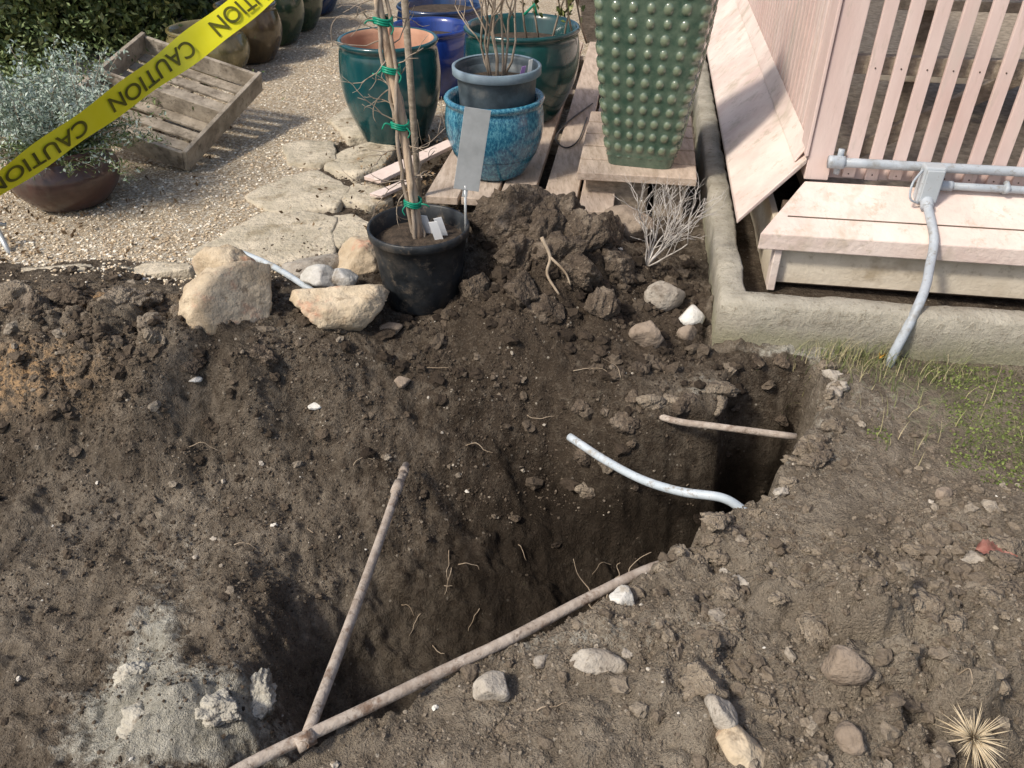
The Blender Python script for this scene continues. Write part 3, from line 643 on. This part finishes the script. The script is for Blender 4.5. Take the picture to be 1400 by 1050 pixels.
# ------------------------------------------------------------------ deck platforms
pt=[]
w=.145;a=-1.20;i=0
while a<-.45:
    f=.80+.03*math.sin(i*2.1)-.02*i
    pt.append(box('deck_board_%d'%i,FR,a,a+w,f+.0,f+2.9,.085,.12,DECK,.004)); a+=w+.014+(.03 if i==2 else 0);i+=1
for k,bb in enumerate((.95,1.7,2.5,3.3)): pt.append(box('joist_%d'%k,FR,-1.16,-.5,bb,bb+.09,.0,.083,GWOOD,.003))
group('wooden_deck',pt)
pt=[box('step_board_%d'%k,FR,-.555,-.055,.90+k*.17,1.055+k*.17,.19,.225,DECK,.004) for k in range(5)]
pt+=[box('support_block_left',FR,-.52,-.25,.96,1.12,.0,.188,GWOOD,.01),box('support_block_right',FR,-.22,-.09,.98,1.7,.0,.188,GWOOD,.005),box('support_rear',FR,-.52,-.3,1.4,1.6,.0,.188,GWOOD,.005)]
group('wooden_step',pt)

# ------------------------------------------------------------------ glazed pots
def pot(name,x,y,z0,r_top,h,r_base,mat,belly=0,inside=None,rim=.012,lip=.03,fill=None):
    N=22;prof=[(0.001,0),(r_base*.9,0),(r_base,.008)]
    for i in range(1,N):
        t=i/N; r=r_base+(r_top-r_base)*(math.sin(t*math.pi/2)**.95)+belly*math.sin(math.pi*t)
        prof.append((r,t*(h-lip)))
    prof+=[(r_top*.985,h-lip),(r_top+rim*.7,h-lip*.75),(r_top+rim,h-lip*.35),(r_top+rim*.6,h-.003),(r_top,h),(r_top-rim,h-.004)]
    sp=len(prof)-1
    prof+=[(r_top-rim*1.8,h-.03),(r_top-.035,h*.7),(r_base*.95,h*.25),(.001,h*.22)]
    p=[lathe('pot_body',prof,None,72,(x,y,z0),[mat,inside or mat],sp)]
    if fill: p.append(lathe('potting_mix',[(r_top-.02,h*fill),(r_top*.5,h*fill+.01),(.001,h*fill+.004)],POTSOIL,40,(x,y,z0)))
    return group(name,p)
pot('teal_glazed_pot',-.63,4.32,.0,.245,.53,.155,TEAL,.03,TERRA)
pot('dark_teal_glazed_pot',.05,4.36,.12,.285,.46,.18,TEALD,.03,fill=.8)
pot('cobalt_glazed_pot',-.50,5.2,0,.24,.40,.15,COBALT,.03,fill=.8)
pot('navy_glazed_pot',-.50,6.05,0,.29,.36,.2,NAVY,.03,fill=.85)
pot('olive_glazed_pot',-1.97,5.5,0,.225,.33,.13,OLIVE,.055,fill=.85)
pot('brown_glazed_pot',-1.83,5.98,0,.20,.38,.13,BROWNG,.04,fill=.85)
pot('bottle_green_pot',-1.80,6.5,0,.22,.42,.15,GREENG,.04,fill=.85)
pot('bottle_green_pot',-1.75,6.95,0,.22,.40,.15,GREENG,.04,fill=.85)
pot('navy_glazed_pot',-1.72,7.55,0,.22,.38,.15,NAVY,.04,fill=.85)
pot('maroon_glazed_pot',-2.02,3.50,0,.195,.27,.14,MAROON,.05,fill=.9)
pot('mottled_blue_pot',-.077,3.55,.12,.208,.35,.125,MOTTLE,.022,fill=.3)
X0,Y0=-.065,3.555
prof=[(.14,.25),(.165,.50),(.168,.555),(.185,.557),(.188,.59),(.180,.592),(.172,.575),(.160,.40),(.13,.25)]
gp=[lathe('pot_wall',prof,GREYP,72,(X0,Y0,0)),lathe('rim_band',[(.1855,.556),(.190,.560),(.1905,.590),(.183,.5945),(.177,.590)],GREYRIM,72,(X0,Y0,0)),lathe('potting_mix',[(.166,.52),(.1,.53),(.001,.525)],POTSOIL,40,(X0,Y0,0))]
gp.append(box('purple_label',(Vector((.02,3.47,.52)),Vector((.9,.3,.1)).normalized(),Vector((-.3,.9,.2)).normalized(),Vector((.25,-.1,1)).normalized()),0,.018,0,.002,0,.09,PURP,0))
gp.append(box('white_label',(Vector((.06,3.49,.52)),Vector((.9,.3,.1)).normalized(),Vector((-.3,.9,.2)).normalized(),Vector((.1,-.1,1)).normalized()),0,.016,0,.002,0,.11,LAB,0))
group('grey_nursery_pot',gp)
def branch(p,d,ln,r,depth,out,spread=.5,up=.15,curl=.25):
    P=[p.copy()];n=5
    for i in range(n):
        d=(d+Vector((random.uniform(-1,1),random.uniform(-1,1),random.uniform(-1,1)))*curl*.5+Vector((0,0,up*.3))).normalized(); p=p+d*ln/n; P.append(p.copy())
        if depth>0 and i>0 and random.random()<.75:
            dd=(d+Vector((random.uniform(-1,1),random.uniform(-1,1),random.uniform(-.4,1)))*spread).normalized()
            branch(p.copy(),dd,ln*random.uniform(.4,.7),r*.6,depth-1,out,spread,up,curl)
    out.append((P,r,r*.55))
out=[]
for k in range(8):
    an=k*.8; branch(Vector((X0+.03*math.cos(an),Y0+.03*math.sin(an),.52)),Vector((.35*math.cos(an),.3*math.sin(an),1)).normalized(),random.uniform(.35,.55),.006,2,out,.7,.15,.6)
sh=[tubes('branches',out,TWIG,5)]
sh.append(tubes('green_tie',[([Vector((.05,3.50,.80)),Vector((.09,3.49,.84)),Vector((.1,3.49,.80))],.006,.006),([Vector((-.08,3.5,.9)),Vector((-.04,3.49,.92))],.006,.006)],GTIE,6))
group('bare_shrub',sh)
out=[]
for k in range(6):
    branch(Vector((.08+.06*k,4.32,.5)),Vector((random.uniform(-.4,.4),-.2,1)).normalized(),.45,.006,1,out,.6)
pc=[p for s_ in out for p in s_[0][2:]]; C=np.array([[p.x,p.y,p.z] for p in pc for _ in range(5)])+rng.normal(0,.022,(len(pc)*5,3))
group('leafy_shrub',[tubes('stems',out,TWIG,5),leaves('leaf_mass',C,rng.uniform(.015,.032,len(C)),HEDGE)])

def jade(cx,cy,z0,rot):
    nu,nv=760,260; hgt=.84
    u=np.linspace(0,2*np.pi,nu,endpoint=False); v=np.linspace(0,1,nv)
    U,Vv=np.meshgrid(u,v)
    half=.140+.100*Vv**.9+.010*np.sin(np.pi*Vv)
    n=7; p=(np.abs(np.cos(U))**n+np.abs(np.sin(U))**n)**(-1/n)
    x=p*np.cos(U);y=p*np.sin(U)
    fx=np.where(np.abs(x)>=np.abs(y),y,x); cols=7.0
    rowh=.056; rr=Vv*hgt/rowh; row=np.floor(rr)
    cc=(fx*.5+.5)*cols*.97+.1; cidx=np.floor(cc)
    dx=(cc-cidx-.5)*(2*half/cols); dz=(rr-row-.5)*rowh
    jr=_h(cidx,row,5)
    br=.0185*(.85+.15*Vv)*(.88+.2*jr); d=np.hypot(dx+.003*(jr-.5),(dz+.003*(_h(cidx,row,8)-.5))*.85)
    dome=np.clip(1-(d/br)**2,0,1)**.7
    bm_=dome*.0095+np.exp(-((d-br*1.15)/.003)**2)*.0012
    edge=(np.abs(fx)<.93)&(Vv>.05)&(Vv<.94)
    off=np.where(edge,bm_,0)+.01*np.exp(-((Vv-.975)/.02)**2)
    nx_=np.sign(np.cos(U))*np.abs(np.cos(U))**4;ny_=np.sign(np.sin(U))*np.abs(np.sin(U))**4; nn=np.hypot(nx_,ny_)
    Xp=x*half+off*nx_/nn;Yp=y*half+off*ny_/nn;Zp=Vv*hgt
    c_,s_=math.cos(rot),math.sin(rot)
    V=np.stack([cx+Xp*c_-Yp*s_,cy+Xp*s_+Yp*c_,z0+Zp],-1).reshape(-1,3)
    id_=np.arange(nu*nv).reshape(nv,nu); r2=np.roll(id_,-1,1)
    F=np.stack([id_[:-1],r2[:-1],r2[1:],id_[1:]],-1).reshape(-1,4)
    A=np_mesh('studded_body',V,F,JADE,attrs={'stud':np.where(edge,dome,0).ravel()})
    def loop(s,zz): return [(cx+(x[-1]*half[-1]*s)[k]*c_-(y[-1]*half[-1]*s)[k]*s_,cy+(x[-1]*half[-1]*s)[k]*s_+(y[-1]*half[-1]*s)[k]*c_,z0+zz) for k in range(0,nu,8)]
    L=loop(1.0,hgt)+loop(.9,hgt+.005)+loop(.86,hgt-.02)+loop(.8,hgt-.1)+loop(.01,hgt-.1); m=nu//8
    FF=[(i*m+k,i*m+(k+1)%m,(i+1)*m+(k+1)%m,(i+1)*m+k) for i in range(4) for k in range(m)]
    B=np_mesh('rim_and_soil',L,FF,[JADE,POTSOIL],midx=[0 if i<3*m else 1 for i in range(len(FF))])
    return group('tall_studded_jade_pot',[A,B])
jade(.578,3.47,.226,R(-15))

# ------------------------------------------------------------------ black nursery pot with staked vine
bx,by,bz=-.325,2.58,.015
prof=[(.001,0),(.128,0),(.134,.01),(.150,.13),(.160,.215),(.163,.222),(.165,.26),(.172,.262),(.176,.266),(.178,.292),(.172,.296),(.167,.290),(.160,.25),(.150,.2)]
bp=[lathe('pot_wall',prof,BLACKP,80,(bx,by,bz)),lathe('potting_mix',[(.162,.235),(.08,.25),(.001,.245)],POTSOIL,40,(bx,by,bz))]
for (dx,dy,an) in [(.06,-.03,.3),(.075,.0,.5),(.02,.03,-.2)]:
    bp.append(box('white_tag',(Vector((bx+dx,by+dy,bz+.24)),Vector((math.cos(an),math.sin(an),0)),Vector((-math.sin(an),math.cos(an),.3)).normalized(),Vector((-.3,.1,1)).normalized()),0,.03,0,.002,0,.075,LAB,0))
group('black_nursery_pot',bp)
sb=Vector((bx,by,bz+.22)); stp=Vector((-.455,2.76,1.45))
st=[tubes('main_stake',[(catmull([sb,sb.lerp(stp,.3)+Vector((.006,0,0)),sb.lerp(stp,.65)+Vector((-.006,0,0)),stp],6),.0165,.012)],BAMB,9)]
vs=[]
for ph,amp in((0,.019),(2.1,.024),(4.1,.018)):
    P=[]
    for i in range(34):
        t=i/33; q=sb.lerp(stp,t); P.append(q+Vector((math.cos(ph+t*7)*amp,math.sin(ph+t*7)*amp,0))+Vector((random.uniform(-.006,.006),random.uniform(-.004,.004),0)))
    vs.append((P,.0075,.0050))
tw=[]
for k in range(30):
    t=random.uniform(.15,.85); q=sb.lerp(stp,t); an=random.choice([0,math.pi])+random.uniform(-.9,.9)
    branch(q,Vector((math.cos(an),math.sin(an)*.5,random.uniform(-.5,.8))).normalized(),random.uniform(.06,.17),.0024,1,tw,.6,.1,.9)
q=sb.lerp(stp,.56); tw.append((catmull([q,q+Vector((-.05,-.02,.02)),q+Vector((-.12,-.02,.05)),q+Vector((-.16,-.02,.02)),q+Vector((-.165,-.02,-.04))],4),.002,.0012))
st.append(tubes('vine_stems',vs,TWIG,7)); st.append(tubes('side_twigs',tw,TWIG,5))
gt=[]
for t in(.12,.33,.47,.585,.69,.80,.92):
    q=sb.lerp(stp,t)
    for dz in(-.007,0,.007):
        P=[q+Vector((math.cos(a_)*.029,math.sin(a_)*.029,dz+.004*math.sin(a_*2))) for a_ in np.linspace(0,6.28,14)]; gt.append((P,.0042,.0042))
    sg_=random.choice([-1,1])
    gt.append((catmull([q+Vector((sg_*.024,-.012,0)),q+Vector((sg_*.045,-.017,.015*random.uniform(-1,1))),q+Vector((sg_*.058,-.015,-.01))],4),.0035,.0025))
    gt.append((catmull([q+Vector((-sg_*.02,-.02,0)),q+Vector((-sg_*.034,-.025,-.018)),q+Vector((-sg_*.026,-.03,-.035))],4),.003,.002))
st.append(tubes('green_tie_tape',gt,GTIE,5))
group('staked_vine',st)
t0=Vector((-.157,2.58,.44));t1=Vector((-.112,2.605,.70)); ax=(t1-t0).normalized(); sx=Vector((1,.12,0)); sx=(sx-ax*sx.dot(ax)).normalized(); nn_=sx.cross(ax)
fr=(t0,sx,nn_,ax)
sg=[box('plate',fr,-.040,.046,-.001,.001,-.005,(t1-t0).length,METAL,.0008),tubes('stem',[([Vector((-.162,2.585,.24)),Vector((-.158,2.583,.45))],.0045,.0045)],METAL,8),box('stem_clip',fr,-.008,.010,-.004,-.0015,-.03,.04,METAL,.001)]
group('metal_plant_label',sg)

def plank(name,x0,y0,x1,y1,z0,z1,w,th,mat):
    A=Vector((x0,y0,z0));B=Vector((x1,y1,z1));u=(B-A).normalized();s_=u.cross(Vector((0,0,1))).normalized();n_=s_.cross(u)
    V=[]
    for zz in(0,th):
        for (l,k) in((0,-w*.5),(.02,w*.5),((B-A).length-.03,w*.42),((B-A).length,-w*.3)): V.append(A+u*l+s_*k+n_*zz)
    return py_mesh(name,V,[(0,3,2,1),(4,5,6,7),(0,1,5,4),(1,2,6,5),(2,3,7,6),(3,0,4,7)],mat,bevel=.002)
group('broken_pink_boards',[plank('board_1',-.66,3.60,-.30,3.98,.05,.10,.10,.018,PINKD),plank('board_2',-.62,3.42,-.42,3.66,.05,.055,.06,.015,PINKD),plank('board_3',-.56,3.80,-.35,4.02,.05,.055,.05,.015,PINK)])
tubes('black_cable',[(catmull([(.45,4.55,.13),(.30,4.25,.128),(.22,4.0,.128),(.26,3.85,.128),(.33,3.95,.13),(.40,4.3,.13)],6),.004,.004)],BLACKP,6)

# ------------------------------------------------------------------ crate
A=Vector((-1.60,3.84,.01)); U=Vector((.20,.72,.17)).normalized(); Vd=Vector((-.64,.23,.20)); Vd=(Vd-U*Vd.dot(U)).normalized(); W=U.cross(Vd).normalized()
if W.z<0: W=-W
fr=(A,U,Vd,W); L=.80;D=.70
cr=[box('front_side',fr,0,L,0,.022,0,.115,CWOOD),box('back_side',fr,0,L,D-.022,D,0,.115,CWOOD),box('near_end',fr,.0,.02,.024,D-.024,.0,.10,CWOOD),box('far_end',fr,L-.02,L,.024,D-.024,.0,.10,CWOOD),box('divider',fr,L*.47,L*.47+.018,.024,D-.024,.012,.11,CWOOD)]
for k in range(8):
    a0=.025+k*.096
    cr.append(box('floor_slat_%d'%k,fr,a0,a0+.066,.024,D-.024,-.004,.010,CWOOD,.002))
cr.append(box('runner',fr,.03,L-.03,D*.45,D*.45+.05,-.025,-.006,CWOOD,.002))
group('wooden_crate',cr)
bf=(Vector((-2.25,4.35,-.02)),Vector((1,.2,0)).normalized(),Vector((-.2,1,0)).normalized(),Vector((0,0,1)))
group('rough_prop_block',[box('block_body',bf,0,.3,0,.25,0,.2,GWOOD,.01),box('block_cap',bf,-.02,.32,-.02,.27,.202,.225,GWOOD,.004)])
tubes('metal_garden_stake',[([Vector((-2.1,3.02,.10)),Vector((-2.02,2.93,-.02))],.012,.010),([Vector((-2.16,3.0,.13)),Vector((-2.06,3.03,.10))],.008,.008)],METAL,8)

# ------------------------------------------------------------------ silver shrub
st=[];C=[];Cg=[]
for k in range(170):
    an=random.uniform(0,6.28);el=random.uniform(.1,1.45); ln=random.uniform(.22,.46)
    p=Vector((-2.02+.08*math.cos(an),3.5+.08*math.sin(an),.24));d=Vector((math.cos(an)*math.cos(el),math.sin(an)*math.cos(el),math.sin(el)+.1)).normalized();P=[p.copy()]
    low=el<.6
    for i in range(8):
        d=(d+Vector((random.uniform(-.25,.25),random.uniform(-.25,.25),-.06 if low else .02))).normalized();p=p+d*ln/8;P.append(p.copy())
        for _ in range(14):
            q=p+Vector((random.gauss(0,.015),random.gauss(0,.015),random.gauss(0,.013)))
            (Cg if (low and random.random()<.8) or i<2 else C).append(q[:])
    st.append((P,.0025,.001))
group('silver_shrub',[tubes('stems',st,TWIG,4),leaves('silver_leaves',np.array(C),rng.uniform(.006,.014,len(C)),SILV,.45),leaves('green_sprigs',np.array(Cg),rng.uniform(.006,.015,len(Cg)),GREENL,.25)])
def hedge(name,x0,y0,x1,y1,depth,h,n,sz):
    t=rng.uniform(0,1,n);dd=rng.uniform(0,1,n)**1.8;zz=rng.uniform(0,1,n)
    dx,dy=x1-x0,y1-y0;l=math.hypot(dx,dy);nx_,ny_=-dy/l,dx/l
    bul=.18*fbm(t*l*2.2,zz*h*2.2,3,88)+.07*fbm(t*l*7,zz*h*7,2,89)
    off=dd*depth-bul
    C=np.stack([x0+dx*t+nx_*off,y0+dy*t+ny_*off,.03+zz*h*(1-.12*rng.uniform(0,1,n))],1)
    keep=fbm(t*l*6,zz*h*6,2,90)>-.45
    C=C[keep]
    st=[]
    for k in range(40):
        tt=random.random();b0=Vector((x0+dx*tt+nx_*depth*.5,y0+dy*tt+ny_*depth*.5,0)); branch(b0,Vector((random.uniform(-.4,.4),random.uniform(-.4,.4),1)).normalized(),h*.8,.012,1,st,.6)
    core=box('dark_shade_core',(Vector((x0+nx_*.45,y0+ny_*.45,0)),Vector((dx,dy,0)).normalized(),Vector((nx_,ny_,0)),Vector((0,0,1))),0,l,0,depth-.5,0,h*.8,M('painted_inner_shade',(.006,.008,.003),(.018,.02,.008),30,.95,.02,30))  # solid box, its near-black colour stands in for shade inside the hedge
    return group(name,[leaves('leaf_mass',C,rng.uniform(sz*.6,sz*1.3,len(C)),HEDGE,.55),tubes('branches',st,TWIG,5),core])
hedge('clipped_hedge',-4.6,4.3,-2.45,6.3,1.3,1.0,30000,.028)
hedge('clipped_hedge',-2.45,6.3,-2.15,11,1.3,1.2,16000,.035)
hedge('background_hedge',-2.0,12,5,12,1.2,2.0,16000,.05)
C=np.stack([-2.75+.38*rng.normal(size=5000),4.75+.3*rng.normal(size=5000),np.abs(.20*rng.normal(size=5000))+.02],1)
leaves('low_groundcover',C,rng.uniform(.008,.02,5000),GREENL,.45)
n=1400;x=-2.5+.5*rng.normal(size=n);y=3.6+.9*rng.normal(size=n);k=(y>2.85)&(x<-1.5);x=x[k];y=y[k]
leaves('leaf_litter',np.stack([x,y,terrain(x,y)+.010],1),rng.uniform(.006,.018,len(x)),LITTER,.5)
n=420;x=-.45+.25*rng.normal(size=n);y=3.7+.5*rng.normal(size=n);k=(y>3.1);x=x[k];y=y[k]
leaves('fallen_leaves',np.stack([x,y,np.full(len(x),.05)],1),rng.uniform(.006,.015,len(x)),LITTER,.5)

# ------------------------------------------------------------------ dead bush
out=[]
for k in range(10): branch(Vector((.50,2.68,.09)),Vector((random.uniform(-.1,.7),random.uniform(-.2,.3),random.uniform(.2,1))).normalized(),random.uniform(.16,.26),.0034,3,out,.75,.1,.5)
tubes('dead_twiggy_bush',out,TWIGL,5)
# ------------------------------------------------------------------ grass tufts
def grass(name,pts,hmin,hmax,w=.0014):
    V=[];F=[];r=[]
    zz_=terrain(np.array([p[0] for p in pts]),np.array([p[1] for p in pts]))
    for (x,y),z0 in zip(pts,zz_):
        z0=float(z0)-.003; an=random.uniform(0,6.28);h=random.uniform(hmin,hmax);ln=random.uniform(.2,1.0);rv=random.random()
        dx,dy=math.cos(an),math.sin(an);b=len(V)
        for i in range(4):
            t=i/3;ww=w*(1-t*.85); cx=x+dx*h*ln*t*t;cy=y+dy*h*ln*t*t;cz=z0+h*(t-.35*ln*t*t)
            V+= [(cx-dy*ww,cy+dx*ww,cz),(cx+dy*ww,cy-dx*ww,cz)];r+=[rv,rv]
        for i in range(3):F.append((b+2*i,b+2*i+1,b+2*i+3,b+2*i+2))
    return np_mesh(name,V,F,GRASS,attrs={'rnd':r},smooth=False)
pts=[(random.gauss(1.13,.09),random.gauss(2.21,.03)) for _ in range(420)]+[(random.gauss(1.32,.18),random.gauss(2.13,.06)) for _ in range(300)]+[(random.uniform(1.05,1.9),random.uniform(1.65,2.15)) for _ in range(240)]+[(random.uniform(-.9,-.4),random.uniform(2.85,3.2)) for _ in range(60)]
pts=[p for p in pts if p[0]<0 or (p[0]-C0.x)*e2.x+(p[1]-C0.y)*e2.y<-.012]
grass('grass_tufts',pts,.02,.09)
mx=rng.uniform(1.0,1.9,7000);my=rng.uniform(1.55,2.2,7000)
k=(fbm(mx*5,my*5,3,121)+.9*blob(mx,my,1.5,1.85,.25,.3)>.4)&(((mx-C0.x)*e2.x+(my-C0.y)*e2.y)<-.02);mx=mx[k];my=my[k]
leaves('moss_and_clover',np.stack([mx,my,terrain(mx,my)+.004],1),rng.uniform(.002,.006,len(mx)),rnd_mat('clover_leaf',[(0,(.09,.13,.03)),(1,(.22,.26,.08))],.7,0),.7)
c0=Vector((.82,.785,H(.82,.785)+.035)); sp_=[]
for k in range(150):
    d=Vector((random.gauss(0,1),random.gauss(0,1),random.gauss(.4,.8))).normalized(); l=random.uniform(.03,.07)
    sp_.append(([c0+d*.008,c0+d*l*.6+Vector((0,0,.002)),c0+d*l],.0014,.0002))
sp_.append(([c0,c0+Vector((.05,-.06,-.05))],.003,.002))
tubes('dried_thistle_head',sp_,STRAW,4)
def dryleaf(name,x,y,z,L,rot,mat):
    V=[];F=[];n=14
    for i in range(n+1):
        t=i/n;w=L*.34*math.sin(math.pi*t)**.7*(1-.3*t)*(1+.18*(-1)**i)
        for s_ in(-1,-.5,0,.5,1):
            a=t*L-L/2;b=s_*w;zz=z+.012*s_*s_+.010*math.sin(t*5+s_)
            V.append((x+a*math.cos(rot)-b*math.sin(rot),y+a*math.sin(rot)+b*math.cos(rot),zz))
    for i in range(n):
        for j in range(4):F.append((i*5+j,i*5+j+1,i*5+j+6,i*5+j+5))
    return py_mesh(name,V,F,mat,smooth=True)
lx,ly=1.09,1.24
dryleaf('fallen_red_leaf',lx,ly,H(lx,ly)+.018,.085,-.3,REDLEAF)
dryleaf('fallen_red_leaf',1.14,1.18,H(1.14,1.18)+.018,.05,.6,REDLEAF)
dryleaf('fallen_yellow_leaf',1.22,2.2,H(1.22,2.2)+.012,.03,.6,M('yellow_leaf',(.45,.22,.03),(.55,.3,.05),20,.6,0))

# ------------------------------------------------------------------ caution tape
TA=Vector((-.795,2.72,1.0));TB=Vector((-1.32,1.98,.70)); dirT=(TB-TA); 
S0=TA-dirT*.75; S1=TB+dirT*.9; LT=(S1-S0).length; dT=(S1-S0).normalized()
def tapept(s,wv):
    t=s/LT; c=S0.lerp(S1,t)+Vector((0,0,-.05*4*t*(1-t)+.045))
    side=dT.cross(Vector((0,0,1))).normalized(); upv=side.cross(dT).normalized()
    an=R(8)+R(38)*math.sin(t*6.0+.4)
    n=upv*math.cos(an)+side*math.sin(an)
    return c+n*wv+side*(.006*math.sin(s*9)*(wv/.036))
V=[];F=[];n=140
for i in range(n+1):
    for j in range(5):
        wv=(j/4-.5)*.078; s=LT*i/n; p=tapept(s,wv); p=p+Vector((0,0,.0025*math.sin(s*23+j)));V.append(p)
for i in range(n):
    for j in range(4):F.append((i*5+j,i*5+j+1,(i+1)*5+j+1,(i+1)*5+j))
tape=py_mesh('tape_ribbon',V,F,YEL,smooth=True)
tc=bpy.data.curves.new('txt','FONT'); tc.body='CAUTION    CAUTION    CAUTION    CAUTION'; tc.size=.062; tc.offset=.0008
to=link(bpy.data.objects.new('txt_tmp',tc)); bpy.context.view_layer.update()
me=bpy.data.meshes.new_from_object(to); bpy.data.objects.remove(to)
bm=bmesh.new();bm.from_mesh(me)
bmesh.ops.subdivide_edges(bm,edges=[e for e in bm.edges if e.calc_length()>.02],cuts=2)
camp=Vector((0,0,1.5)); hts=[v.co.y for v in bm.verts]; mid=(max(hts)+min(hts))/2
for v in bm.verts:
    s=v.co.x*1.15+.18; wv=-(v.co.y-mid)
    p=tapept(s,wv); q=tapept(s+.01,wv)-p; r_=tapept(s,wv+.01)-p; nn_=q.cross(r_).normalized()
    if nn_.dot(camp-p)<0: nn_=-nn_
    v.co=p+nn_*.004+Vector((0,0,.0025*math.sin(s*23+2)))
bm.to_mesh(me);bm.free();me.materials.clear();me.materials.append(INK)
tx=link(bpy.data.objects.new('printed_lettering',me))
posts=[]
for q in(S0,S1): posts.append(tubes('tape_post',[([Vector((q.x,q.y,-.3)),Vector((q.x,q.y,q.z+.15))],.014,.014)],GWOOD,8))
group('caution_tape',[tape,tx]+posts)

# ------------------------------------------------------------------ camera, light, world
cd=bpy.data.cameras.new('camera');cam=link(bpy.data.objects.new('camera',cd));scene.camera=cam
cam.location=(0,0,1.5);cam.rotation_euler=(R(90-36),0,0);cd.sensor_width=36;cd.lens=36*1099/1400;cd.clip_end=400;cd.clip_start=.02
EL,AZ=48,236
d=Vector((math.sin(R(AZ))*math.cos(R(EL)),math.cos(R(AZ))*math.cos(R(EL)),math.sin(R(EL))))
ld=bpy.data.lights.new('sun','SUN');lo=link(bpy.data.objects.new('sun',ld));ld.energy=3.3;ld.angle=R(7);ld.color=(1,.93,.82)
lo.rotation_euler=d.to_track_quat('Z','Y').to_euler()
w=bpy.data.worlds.new('World');scene.world=w;w.use_nodes=True
bg=w.node_tree.nodes['Background'];sk=w.node_tree.nodes.new('ShaderNodeTexSky');sk.sky_type='NISHITA';sk.sun_disc=False;sk.sun_elevation=R(EL);sk.sun_rotation=R(AZ);sk.dust_density=3;sk.ozone_density=.5
w.node_tree.links.new(sk.outputs[0],bg.inputs[0]);bg.inputs[1].default_value=.15
scene.view_settings.view_transform='Standard';scene.view_settings.look='None';scene.view_settings.exposure=0
